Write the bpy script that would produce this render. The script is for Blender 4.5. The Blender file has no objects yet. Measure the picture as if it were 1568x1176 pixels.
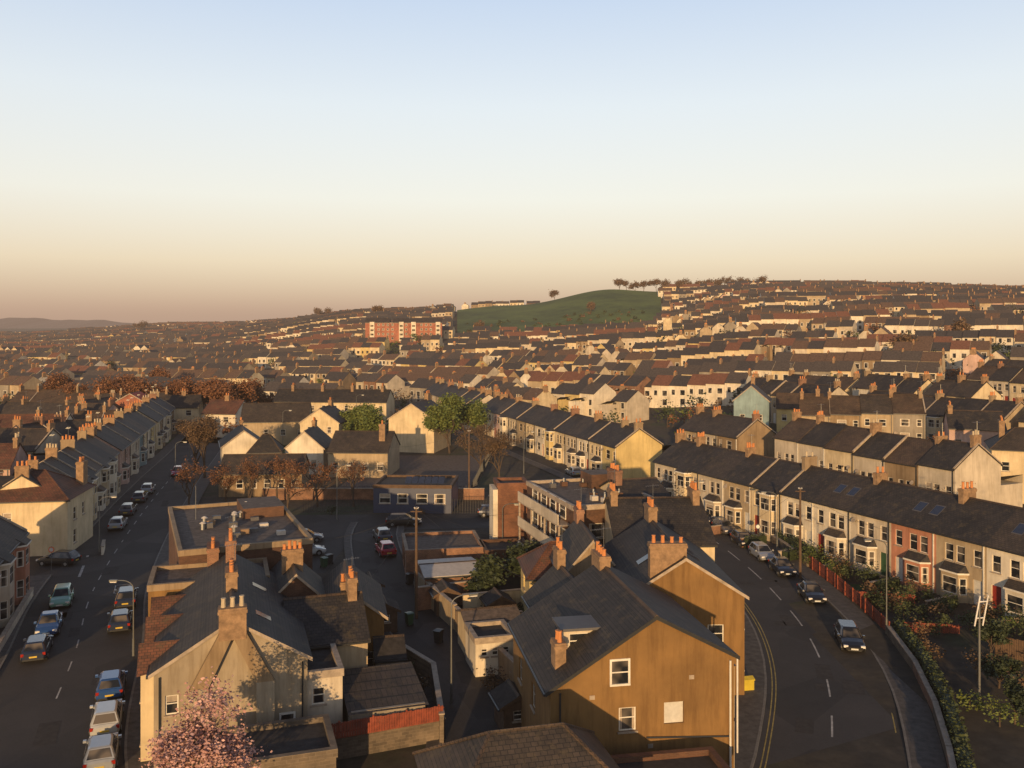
import bpy, math, random
from math import sin, cos, pi, radians, atan2, hypot
import numpy as np
random.seed(7)
H=25.0; F=1358.0
scene=bpy.context.scene
# ---------------------------------------------------------------- materials
MAT={}
def newmat(name):
    m=bpy.data.materials.new(name); m.use_nodes=True
    nt=m.node_tree; bs=nt.nodes['Principled BSDF']; MAT[name]=m
    return m,nt,bs
def mixc(nt,fac,a,b,typ='MIX'):
    n=nt.nodes.new('ShaderNodeMix'); n.data_type='RGBA'; n.blend_type=typ
    for i,v in ((0,fac),(6,a),(7,b)):
        if hasattr(v,'is_linked'): nt.links.new(v,n.inputs[i])
        elif i==0: n.inputs[i].default_value=v
        else: n.inputs[i].default_value=(*v,1) if len(v)==3 else v
    return n.outputs[2]
def coords(nt,scale=(1,1,1),world=False):
    if world:
        g=nt.nodes.new('ShaderNodeNewGeometry'); o=g.outputs['Position']
    else:
        g=nt.nodes.new('ShaderNodeTexCoord'); o=g.outputs['Object']
    mp=nt.nodes.new('ShaderNodeMapping'); mp.inputs['Scale'].default_value=scale
    nt.links.new(o,mp.inputs['Vector']); return mp.outputs[0]
def noise(nt,vec,scale,detail=4,rough=.6):
    n=nt.nodes.new('ShaderNodeTexNoise'); n.inputs['Scale'].default_value=scale
    n.inputs['Detail'].default_value=detail; n.inputs['Roughness'].default_value=rough
    nt.links.new(vec,n.inputs['Vector']); return n.outputs['Fac']
def ramp(nt,fac,pts):
    r=nt.nodes.new('ShaderNodeValToRGB'); e=r.color_ramp.elements
    while len(e)<len(pts): e.new(.5)
    for el,(p,c) in zip(e,pts):
        el.position=p; el.color=(*c,1) if len(c)==3 else c
    nt.links.new(fac,r.inputs[0]); return r.outputs[0]
def bump(nt,bs,h,st,dist=.02):
    b=nt.nodes.new('ShaderNodeBump'); b.inputs['Strength'].default_value=st; b.inputs['Distance'].default_value=dist
    nt.links.new(h,b.inputs['Height']); nt.links.new(b.outputs[0],bs.inputs['Normal'])
def mul(c,k): return tuple(min(1,x*k) for x in c)
def m_plain(name,c,rough=.6,metal=0,var=.15):
    m,nt,bs=newmat(name); v=coords(nt,world=True)
    col=mixc(nt,ramp(nt,noise(nt,v,2,4,.7),[(.3,(0,0,0)),(.7,(1,1,1))]),mul(c,1-var),mul(c,1+var)); nt.links.new(col,bs.inputs['Base Color'])
    bs.inputs['Roughness'].default_value=rough; bs.inputs['Metallic'].default_value=metal
def m_wall(name,c,grime=.5):
    m,nt,bs=newmat(name); v=coords(nt,world=True)
    n1=noise(nt,v,.35,5); v2=coords(nt,(2.2,2.2,.25),world=True); n2=noise(nt,v2,1.0,5,.7)
    base=mixc(nt,ramp(nt,n1,[(.3,(0,0,0)),(.7,(1,1,1))]),mul(c,.70),mul(c,1.12))
    g=ramp(nt,n2,[(.46,(0,0,0)),(.75,(1,1,1))])
    gm=nt.nodes.new('ShaderNodeMath'); gm.operation='MULTIPLY'; gm.inputs[1].default_value=grime
    nt.links.new(g,gm.inputs[0])
    col=mixc(nt,gm.outputs[0],base,(c[0]*.45,c[1]*.4,c[2]*.33)); nt.links.new(col,bs.inputs['Base Color'])
    bs.inputs['Roughness'].default_value=.9; bump(nt,bs,noise(nt,v,14,3),.25)
def m_brick(name,c1,c2,mortar,sc=1.0,roof=False):
    m,nt,bs=newmat(name)
    tc=nt.nodes.new('ShaderNodeTexCoord'); sp=nt.nodes.new('ShaderNodeSeparateXYZ'); nt.links.new(tc.outputs['Object'],sp.inputs[0])
    a=nt.nodes.new('ShaderNodeMath'); a.operation='ADD'; nt.links.new(sp.outputs[0],a.inputs[0])
    if not roof: nt.links.new(sp.outputs[1],a.inputs[1])
    else: a.inputs[1].default_value=0
    z=nt.nodes.new('ShaderNodeMath'); z.operation='MULTIPLY'; z.inputs[1].default_value=1.9 if roof else 1
    nt.links.new(sp.outputs[2],z.inputs[0])
    cb=nt.nodes.new('ShaderNodeCombineXYZ'); nt.links.new(a.outputs[0],cb.inputs[0]); nt.links.new(z.outputs[0],cb.inputs[1])
    br=nt.nodes.new('ShaderNodeTexBrick'); nt.links.new(cb.outputs[0],br.inputs['Vector'])
    br.inputs['Color1'].default_value=(*c1,1); br.inputs['Color2'].default_value=(*c2,1); br.inputs['Mortar'].default_value=(*mortar,1)
    br.inputs['Scale'].default_value=1; br.inputs['Brick Width'].default_value=(.32 if roof else .26)*sc
    br.inputs['Row Height'].default_value=(.24 if roof else .085)*sc; br.inputs['Mortar Size'].default_value=.018 if roof else .01
    v=coords(nt,world=True)
    n1=noise(nt,v,.4,7,.75)
    k=ramp(nt,n1,[(.3,(.45,.45,.45)),(.7,(1.6,1.5,1.35))])
    col=mixc(nt,1.0,br.outputs[0],k,'MULTIPLY')
    if roof:
        n2=noise(nt,v,1.3,7,.8); g=ramp(nt,n2,[(.52,(0,0,0)),(.72,(.75,.75,.75))])
        col=mixc(nt,g,col,(.11,.082,.042))
    nt.links.new(col,bs.inputs['Base Color']); bs.inputs['Roughness'].default_value=.75 if roof else .9
    bump(nt,bs,br.outputs['Fac'],-.5 if not roof else -.6,.02)
walls={'cream':(.63,.50,.31),'white':(.70,.61,.47),'offw':(.54,.455,.34),'beige':(.42,.32,.20),'yellow':(.60,.45,.19),
 'pinkw':(.54,.36,.29),'salmon':(.46,.20,.12),'tan':(.28,.195,.11),'grey':(.28,.24,.19),'ochre':(.235,.128,.040),'bluew':(.24,.33,.34),'render':(.30,.215,.13),'gableg':(.36,.29,.20)}
for k,c in walls.items(): m_wall(k,c,.5 if k not in('tan','ochre','render','gableg') else .75)
m_brick('brick',(.24,.11,.06),(.17,.075,.045),(.22,.18,.14))
m_brick('redbrick',(.36,.10,.05),(.27,.08,.045),(.25,.18,.14))
m_brick('brownbrick',(.115,.052,.028),(.08,.036,.022),(.10,.07,.05))
m_brick('towerbrick',(.17,.065,.035),(.12,.045,.028),(.13,.09,.06))
m_brick('stone',(.15,.12,.09),(.10,.08,.06),(.17,.14,.11),2.2)
m_brick('slate',(.034,.030,.030),(.023,.021,.022),(.010,.010,.010),roof=True)
m_brick('slate2',(.056,.044,.037),(.038,.031,.027),(.014,.013,.012),roof=True)
m_brick('rtile',(.13,.052,.030),(.085,.038,.024),(.03,.018,.014),roof=True)
m_brick('btile',(.085,.055,.035),(.06,.04,.028),(.02,.016,.012),roof=True)
m_plain('fslate',(.047,.041,.040),.8,var=.4); m_plain('fbtile',(.11,.066,.043),.85,var=.4); m_plain('frtile',(.16,.068,.04),.85,var=.35); m_plain('fslate2',(.070,.056,.048),.8,var=.4)
m_plain('felt',(.105,.08,.065),.95,var=.5); m_plain('darkfelt',(.035,.03,.027),.95,var=.45)
m_plain('pvc',(.66,.61,.52),.4); m_plain('stonetrim',(.34,.27,.20),.8,var=.3); m_plain('pot',(.50,.19,.06),.8); m_plain('potc',(.45,.36,.24),.8)
m_plain('chim',(.25,.155,.085),.9,var=.4); m_plain('lead',(.09,.085,.085),.6); m_plain('gutter',(.03,.03,.03),.4); m_plain('metal',(.30,.30,.29),.4,.7)
m_plain('galv',(.14,.14,.13),.5,.3); m_plain('wood',(.10,.06,.035),.9,var=.3); m_plain('fence_red',(.22,.05,.025),.85,var=.4)
m_plain('door_r',(.25,.03,.02),.4); m_plain('door_b',(.03,.05,.12),.4); m_plain('door_w',(.55,.52,.46),.4); m_plain('door_g',(.03,.08,.04),.4)
m_plain('blue_panel',(.035,.045,.085),.5); m_plain('solar',(.03,.04,.07),.15); m_plain('tyre',(.015,.015,.015),.8); m_plain('hub',(.35,.35,.36),.35,.8)
m_plain('lamp_red',(.30,.02,.01),.2); m_plain('lamp_w',(.7,.66,.6),.15); m_plain('plate_y',(.55,.38,.05),.4); m_plain('plate_w',(.6,.6,.55),.4)
m_plain('blackplastic',(.02,.02,.02),.5); m_plain('yellowp',(.50,.38,.03),.5); m_plain('whitesheet',(.48,.43,.37),.6)
m_plain('orange_sign',(.8,.15,.02),.5); m_plain('redpaint',(.4,.04,.03),.5); m_plain('wire',(.02,.02,.02),.6)
m_plain('kerb',(.17,.15,.125),.85,var=.3); m_plain('pave',(.085,.073,.062),.9,var=.4); m_plain('whiteline',(.38,.35,.31),.8,var=.5); m_plain('yellowline',(.33,.24,.06),.8,var=.45)
m_plain('bark',(.075,.05,.032),.95,var=.3); m_plain('tarp',(.03,.12,.30),.6); m_plain('toyred',(.5,.06,.03),.6)
def m_glass():
    m,nt,bs=newmat('glass'); v=coords(nt,world=True)
    col=ramp(nt,noise(nt,v,.9,1),[(.45,(.015,.017,.02)),(.62,(.13,.11,.09))])
    nt.links.new(col,bs.inputs['Base Color']); bs.inputs['Roughness'].default_value=.08; bs.inputs['IOR'].default_value=1.5
m_glass()
def m_carpaint(name,c):
    m,nt,bs=newmat(name); v=coords(nt,world=True)
    col=mixc(nt,noise(nt,v,2.5),mul(c,.85),mul(c,1.08)); nt.links.new(col,bs.inputs['Base Color'])
    bs.inputs['Roughness'].default_value=.35; bs.inputs['Metallic'].default_value=.25; bs.inputs['Coat Weight'].default_value=.8; bs.inputs['Coat Roughness'].default_value=.08
for k,c in {'c_navy':(.02,.03,.06),'c_black':(.012,.012,.014),'c_blue':(.025,.08,.24),'c_silver':(.34,.35,.36),'c_white':(.5,.5,.48),'c_red':(.42,.02,.04),'c_mint':(.22,.42,.30),'c_grey':(.10,.10,.11),'c_dred':(.2,.015,.015)}.items(): m_carpaint(k,c)
def m_leaf(name,c1,c2):
    m,nt,bs=newmat(name); v=coords(nt,world=True)
    col=mixc(nt,ramp(nt,noise(nt,v,1.3,3),[(.35,(0,0,0)),(.65,(1,1,1))]),c1,c2); nt.links.new(col,bs.inputs['Base Color'])
    bs.inputs['Roughness'].default_value=.7
m_leaf('leafgreen',(.05,.08,.015),(.13,.15,.028)); m_leaf('leafdark',(.012,.022,.008),(.04,.055,.018))
m_leaf('bud',(.08,.05,.025),(.15,.085,.038)); m_leaf('budred',(.11,.045,.02),(.20,.085,.032)); m_leaf('blossom',(.34,.17,.15),(.60,.37,.32)); m_leaf('hedge',(.02,.032,.01),(.06,.075,.02))
def m_asphalt():
    m,nt,bs=newmat('asphalt'); v=coords(nt,world=True)
    a=mixc(nt,ramp(nt,noise(nt,v,.22,6,.7),[(.35,(0,0,0)),(.65,(1,1,1))]),(.020,.017,.015),(.042,.035,.030)); b=mixc(nt,ramp(nt,noise(nt,v,35,2),[(.4,(0,0,0)),(.7,(1,1,1))]),a,(.056,.048,.042))
    vo=nt.nodes.new('ShaderNodeTexVoronoi'); vo.inputs['Scale'].default_value=.14; nt.links.new(v,vo.inputs['Vector'])
    p=ramp(nt,vo.outputs['Color'],[(.2,(.7,.7,.7)),(.8,(1.2,1.2,1.2))]); nt.links.new(mixc(nt,1.0,b,p,'MULTIPLY'),bs.inputs['Base Color'])
    bs.inputs['Roughness'].default_value=.85; bump(nt,bs,noise(nt,v,40,2),.3)
m_asphalt()
def m_ground():
    m,nt,bs=newmat('groundmat'); v=coords(nt,world=True)
    a=ramp(nt,noise(nt,v,.06,6,.7),[(.35,(.03,.042,.013)),(.48,(.06,.045,.028)),(.6,(.034,.029,.023)),(.72,(.07,.056,.04))])
    b=ramp(nt,noise(nt,v,.9,4,.7),[(.3,(.6,.6,.6)),(.7,(1.3,1.3,1.3))]); nt.links.new(mixc(nt,1.0,a,b,'MULTIPLY'),bs.inputs['Base Color'])
    bs.inputs['Roughness'].default_value=1.0
m_ground()
def m_grass(name,c1,c2,s=.03):
    m,nt,bs=newmat(name); v=coords(nt,world=True)
    a=mixc(nt,ramp(nt,noise(nt,v,s,7,.75),[(.38,(0,0,0)),(.62,(1,1,1))]),c1,c2); nt.links.new(a,bs.inputs['Base Color']); bs.inputs['Roughness'].default_value=1
m_grass('grass',(.028,.060,.010),(.085,.13,.022),.022); m_grass('parkgrass',(.03,.06,.012),(.06,.095,.02),.2)
m_plain('hillfar',(.10,.075,.075),1)  # mauve tint of distance haze put into the base colour

# ---------------------------------------------------------------- terrain
PX=np.array([-300,0,300,600,784,950,1200,1400,1568,1900])
BR=(PX-784)/F
DS=np.array([0,120,180,250,350,450,600,800,1000,1500,2500,6000])
ZT=np.array([
[0,0,0,0,0,0,0,1,2,8,16,20],
[0,0,0,0,0,0,1,1,3,8,18,20],
[0,0,0,0,0,1,3,8,14,25,24,10],
[0,0,0,0,1,5,15,33,38,38,20,10],
[0,0,0,0,3,8,17,43,43,35,20,0],
[0,0,0,2,6,13,20,54,48,40,20,0],
[0,0,2,6,15,26,43,58,56,50,20,0],
[0,0,4,9,18,30,43,57,56,50,20,0],
[0,1,6,11,20,31,42,54,54,50,20,0],
[0,2,8,13,22,33,43,54,55,50,20,0]],float)
def terr(x,y):
    if y<=1: return 0.0
    u=x/y; u=min(max(u,BR[0]),BR[-1]); d=min(y,5999)
    i=int(np.searchsorted(BR,u,side='right'))-1; i=min(max(i,0),len(BR)-2)
    j=int(np.searchsorted(DS,d,side='right'))-1; j=min(max(j,0),len(DS)-2)
    a=(u-BR[i])/(BR[i+1]-BR[i]); b=(d-DS[j])/(DS[j+1]-DS[j]); a=a*a*(3-2*a)
    z=(ZT[i,j]*(1-a)+ZT[i+1,j]*a)*(1-b)+(ZT[i,j+1]*(1-a)+ZT[i+1,j+1]*a)*b
    z+=4*math.exp(-((x-82)/42)**2-((y-800)/110)**2)
    return float(z)

# ---------------------------------------------------------------- builder
class B:
    def __init__(s): s.v=[];s.f=[];s.m=[];s.mats=[]
    def mi(s,n):
        if n not in s.mats: s.mats.append(n)
        return s.mats.index(n)
    def poly(s,pts,mat):
        k=len(s.v); s.v.extend(pts); s.f.append(tuple(range(k,k+len(pts)))); s.m.append(s.mi(mat))
    def box(s,x0,x1,y0,y1,z0,z1,mat,top=None,bottom=True):
        k=len(s.v); s.v+= [(x0,y0,z0),(x1,y0,z0),(x1,y1,z0),(x0,y1,z0),(x0,y0,z1),(x1,y0,z1),(x1,y1,z1),(x0,y1,z1)]
        fs=[(0,1,5,4),(1,2,6,5),(2,3,7,6),(3,0,4,7),(4,5,6,7)]+([(0,3,2,1)] if bottom else [])
        for i,f in enumerate(fs):
            s.f.append(tuple(k+a for a in f)); s.m.append(s.mi(top if (i==4 and top) else mat))
    def prism(s,prof,x0,x1,mat):   # prof (y,z) extruded along x
        n=len(prof); k=len(s.v); s.v+=[(x0,y,z) for y,z in prof]+[(x1,y,z) for y,z in prof]; mi=s.mi(mat)
        for i in range(n):
            j=(i+1)%n; s.f.append((k+i,k+j,k+n+j,k+n+i)); s.m.append(mi)
        s.f.append(tuple(k+i for i in range(n))[::-1]); s.f.append(tuple(k+n+i for i in range(n))); s.m+=[mi,mi]
    def tube(s,p,q,r0,r1,n,mat,cap=True):
        px,py,pz=p; dx,dy,dz=q[0]-px,q[1]-py,q[2]-pz; L=math.sqrt(dx*dx+dy*dy+dz*dz) or 1e-6
        dx/=L;dy/=L;dz/=L
        ax=(0,0,1) if abs(dz)<.9 else (1,0,0)
        ux,uy,uz=dy*ax[2]-dz*ax[1],dz*ax[0]-dx*ax[2],dx*ax[1]-dy*ax[0]; l=math.sqrt(ux*ux+uy*uy+uz*uz); ux/=l;uy/=l;uz/=l
        wx,wy,wz=dy*uz-dz*uy,dz*ux-dx*uz,dx*uy-dy*ux
        k=len(s.v); mi=s.mi(mat)
        for (c,r) in ((p,r0),(q,r1)):
            for i in range(n):
                a=2*pi*i/n; ca,sa=cos(a)*r,sin(a)*r
                s.v.append((c[0]+ux*ca+wx*sa,c[1]+uy*ca+wy*sa,c[2]+uz*ca+wz*sa))
        for i in range(n):
            j=(i+1)%n; s.f.append((k+i,k+j,k+n+j,k+n+i)); s.m.append(mi)
        if cap: s.f.append(tuple(k+n+i for i in range(n))); s.m.append(mi)
    def leaf(s,c,r,mat):
        a=random.uniform(0,2*pi); t=random.uniform(-1,1); q=math.sqrt(1-t*t)
        n=(q*cos(a),q*sin(a),t); ax=(0,0,1) if abs(t)<.9 else (1,0,0)
        u=(n[1]*ax[2]-n[2]*ax[1],n[2]*ax[0]-n[0]*ax[2],n[0]*ax[1]-n[1]*ax[0]); l=math.sqrt(sum(e*e for e in u)); u=tuple(e/l for e in u)
        w=(n[1]*u[2]-n[2]*u[1],n[2]*u[0]-n[0]*u[2],n[0]*u[1]-n[1]*u[0]); r2=r*random.uniform(.5,.9)
        s.poly([tuple(c[i]+u[i]*r for i in range(3)),tuple(c[i]+w[i]*r2 for i in range(3)),tuple(c[i]-u[i]*r for i in range(3)),tuple(c[i]-w[i]*r2 for i in range(3))],mat)
    def done(s,name,loc=(0,0,0),yaw=0,smooth=False):
        me=bpy.data.meshes.new(name); me.from_pydata(s.v,[],s.f)
        for n in s.mats: me.materials.append(MAT[n])
        me.polygons.foreach_set('material_index',s.m)
        if smooth: me.polygons.foreach_set('use_smooth',[True]*len(s.f))
        me.update(); o=bpy.data.objects.new(name,me); o.location=loc; o.rotation_euler=(0,0,yaw)
        scene.collection.objects.link(o); return o
def fr(P,Q):
    L=hypot(Q[0]-P[0],Q[1]-P[1]); d=((Q[0]-P[0])/L,(Q[1]-P[1])/L); return L,d,(d[1],-d[0])
def obox(b,P,Q,a0,a1,o0,o1,z0,z1,mat):
    L,d,n=fr(P,Q); g=lambda a,o,z:(P[0]+d[0]*a+n[0]*o,P[1]+d[1]*a+n[1]*o,z)
    c=[g(a0,o0,z0),g(a1,o0,z0),g(a1,o1,z0),g(a0,o1,z0),g(a0,o0,z1),g(a1,o0,z1),g(a1,o1,z1),g(a0,o1,z1)]
    for f in((0,1,5,4),(1,2,6,5),(2,3,7,6),(3,0,4,7),(4,5,6,7),(0,3,2,1)): b.poly([c[i] for i in f],mat)
def wall(b,P,Q,z0,z1,ops,mat,sill='stonetrim',rec=.13,frame='pvc'):
    L,d,n=fr(P,Q); g=lambda a,z,o=0:(P[0]+d[0]*a+n[0]*o,P[1]+d[1]*a+n[1]*o,z)
    ops=[o for o in ops if o[0]>0.02 and o[1]<L-.02 and o[3]<=z1-.02]
    xs=sorted({0,L}|{o[0] for o in ops}|{o[1] for o in ops}); zs=sorted({z0,z1}|{max(o[2],z0) for o in ops}|{o[3] for o in ops})
    for i in range(len(xs)-1):
        for j in range(len(zs)-1):
            ca,cz=(xs[i]+xs[i+1])/2,(zs[j]+zs[j+1])/2
            if any(o[0]<ca<o[1] and o[2]<cz<o[3] for o in ops): continue
            b.poly([g(xs[i],zs[j]),g(xs[i+1],zs[j]),g(xs[i+1],zs[j+1]),g(xs[i],zs[j+1])],mat)
    for o in ops:
        a0,a1,b0,b1=o[:4]; b0=max(b0,z0); kind=o[4] if len(o)>4 else 'w'
        for (p,q) in (((a0,b0),(a1,b0)),((a1,b0),(a1,b1)),((a1,b1),(a0,b1)),((a0,b1),(a0,b0))):
            b.poly([g(*p),g(*q),g(q[0],q[1],-rec),g(p[0],p[1],-rec)],mat)
        if kind=='w':
            b.poly([g(a0,b0,-rec),g(a1,b0,-rec),g(a1,b1,-rec),g(a0,b1,-rec)],'glass'); e=-rec+.035; t=.075
            def st(x0,x1,y0,y1): b.poly([g(x0,y0,e),g(x1,y0,e),g(x1,y1,e),g(x0,y1,e)],frame)
            st(a0,a1,b0,b0+t);st(a0,a1,b1-t,b1);st(a0,a0+t,b0+t,b1-t);st(a1-t,a1,b0+t,b1-t)
            zm=b0+(b1-b0)*.55; st(a0+t,a1-t,zm-.03,zm+.03)
            if a1-a0>1.5: st((a0+a1)/2-.035,(a0+a1)/2+.035,b0+t,zm-.03)
            if random.random()<.5:
                c=-rec+.012; cw=(a1-a0)*random.uniform(.15,.28); zc=b1-(b1-b0)*random.uniform(.2,.5)
                if random.random()<.6:
                    b.poly([g(a0,b0,c),g(a0+cw,b0,c),g(a0+cw,b1,c),g(a0,b1,c)],'stonetrim'); b.poly([g(a1-cw,b0,c),g(a1,b0,c),g(a1,b1,c),g(a1-cw,b1,c)],'stonetrim')
                else: b.poly([g(a0,zc,c),g(a1,zc,c),g(a1,b1,c),g(a0,b1,c)],'stonetrim')
            if sill: obox(b,P,Q,a0-.08,a1+.08,.003,.09,b0-.1,b0-.003,sill)
        else: b.poly([g(a0,b0,-rec),g(a1,b0,-rec),g(a1,b1,-rec),g(a0,b1,-rec)],kind)
def pwin(b,P,Q,a0,a1,z0,z1,frame='pvc'):
    L,d,n=fr(P,Q); g=lambda a,z,o=0:(P[0]+d[0]*a+n[0]*o,P[1]+d[1]*a+n[1]*o,z)
    b.poly([g(a0,z0,.012),g(a1,z0,.012),g(a1,z1,.012),g(a0,z1,.012)],'glass'); t=.11
    obox(b,P,Q,a0-t,a1+t,.002,.07,z1,z1+t,frame);obox(b,P,Q,a0-t,a1+t,.002,.1,z0-t,z0,frame)
    obox(b,P,Q,a0-t,a0,.002,.07,z0,z1,frame);obox(b,P,Q,a1,a1+t,.002,.07,z0,z1,frame)
    obox(b,P,Q,a0,a1,.015,.05,(z0+z1)/2-.03,(z0+z1)/2+.03,frame)
def chimney(b,x,y,z0,z1,sx=.6,sy=1.6,pots=3,mat='chim',potm='pot',aerial=False,along='y'):
    if sx>sy: along='x'
    b.box(x-sx/2,x+sx/2,y-sy/2,y+sy/2,z0,z1-.3,mat); b.box(x-sx/2-.06,x+sx/2+.06,y-sy/2-.06,y+sy/2+.06,z1-.3,z1-.12,mat); b.box(x-sx/2-.02,x+sx/2+.02,y-sy/2-.02,y+sy/2+.02,z1-.12,z1,mat)
    for i in range(pots):
        t=(i+.5)/pots-.5; cx,cy=(x,y+t*sy) if along=='y' else (x+t*sx,y); h=random.uniform(.3,.6)
        b.tube((cx,cy,z1),(cx,cy,z1+h),.14,.11,7,potm); b.tube((cx,cy,z1+h),(cx,cy,z1+h+.06),.14,.14,7,potm)
    if aerial:
        b.tube((x+.2,y,z1-.6),(x+.2,y,z1+1.7),.02,.02,4,'metal'); b.tube((x-.4,y,z1+1.5),(x+.7,y,z1+1.6),.015,.015,3,'metal')
        for i in range(7): b.tube((x-.35+i*.16,y-.25,z1+1.51+i*.013),(x-.35+i*.16,y+.25,z1+1.51+i*.013),.01,.01,3,'metal',cap=False)
def roofslab(b,x0,x1,ya,yb,ea,eb,yr,zr,mat,ov=.28,th=.14,ridge=True):
    sa=(zr-ea)/(yr-ya); sb=(zr-eb)/(yb-yr)
    top=[(ya-ov,ea-sa*ov+th),(yr,zr+th),(yb+ov,eb-sb*ov+th),(yb+ov,eb-sb*ov),(yr,zr),(ya-ov,ea-sa*ov)]
    b.prism(top,x0,x1,mat)
    if ridge: b.prism([(yr-.16,zr+th-.06),(yr,zr+th+.07),(yr+.16,zr+th-.06)],x0,x1,'btile' if mat!='rtile' else 'rtile')
    b.box(x0,x1,ya-ov-.12,ya-ov-.003,ea-sa*ov-.03,ea-sa*ov+.09,'gutter')
def bay(b,cx,w,z0,z1,mat,roofm,out=.75,two=False,y=0):
    x0,x1=cx-w/2,cx+w/2; p=[(x0,y),(x0+.45,y-out),(x1-.45,y-out),(x1,y)]
    lv=[(z0,z1)] if not two else [(z0,z1),(z1,z1+2.6)]
    for (a,c) in lv:
        wb=a+.75 if a==z0 else a+.7; wt=c-.45
        for i in range(3):
            L=fr(p[i],p[i+1])[0]; wall(b,p[i],p[i+1],a,c,[(.12 if i!=1 else .15,L-(.12 if i!=1 else .15),wb,wt)],mat,rec=.07,sill=None)
    zt=lv[-1][1]
    q=[(x0-.1,y),(x0+.38,y-out-.12),(x1-.38,y-out-.12),(x1+.1,y)]
    for i in range(3): obox(b,q[i],q[i+1],0,fr(q[i],q[i+1])[0],-.1,.03,zt-.12,zt+.03,'pvc')
    r=[(x0+.25,y+.0,zt+.65),(x1-.25,y,zt+.65)]
    Q=[(a,c,zt+.035) for a,c in q]
    b.poly([Q[0],Q[1],r[0]],roofm); b.poly([Q[1],Q[2],r[1],r[0]],roofm); b.poly([Q[2],Q[3],r[1]],roofm)

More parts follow.
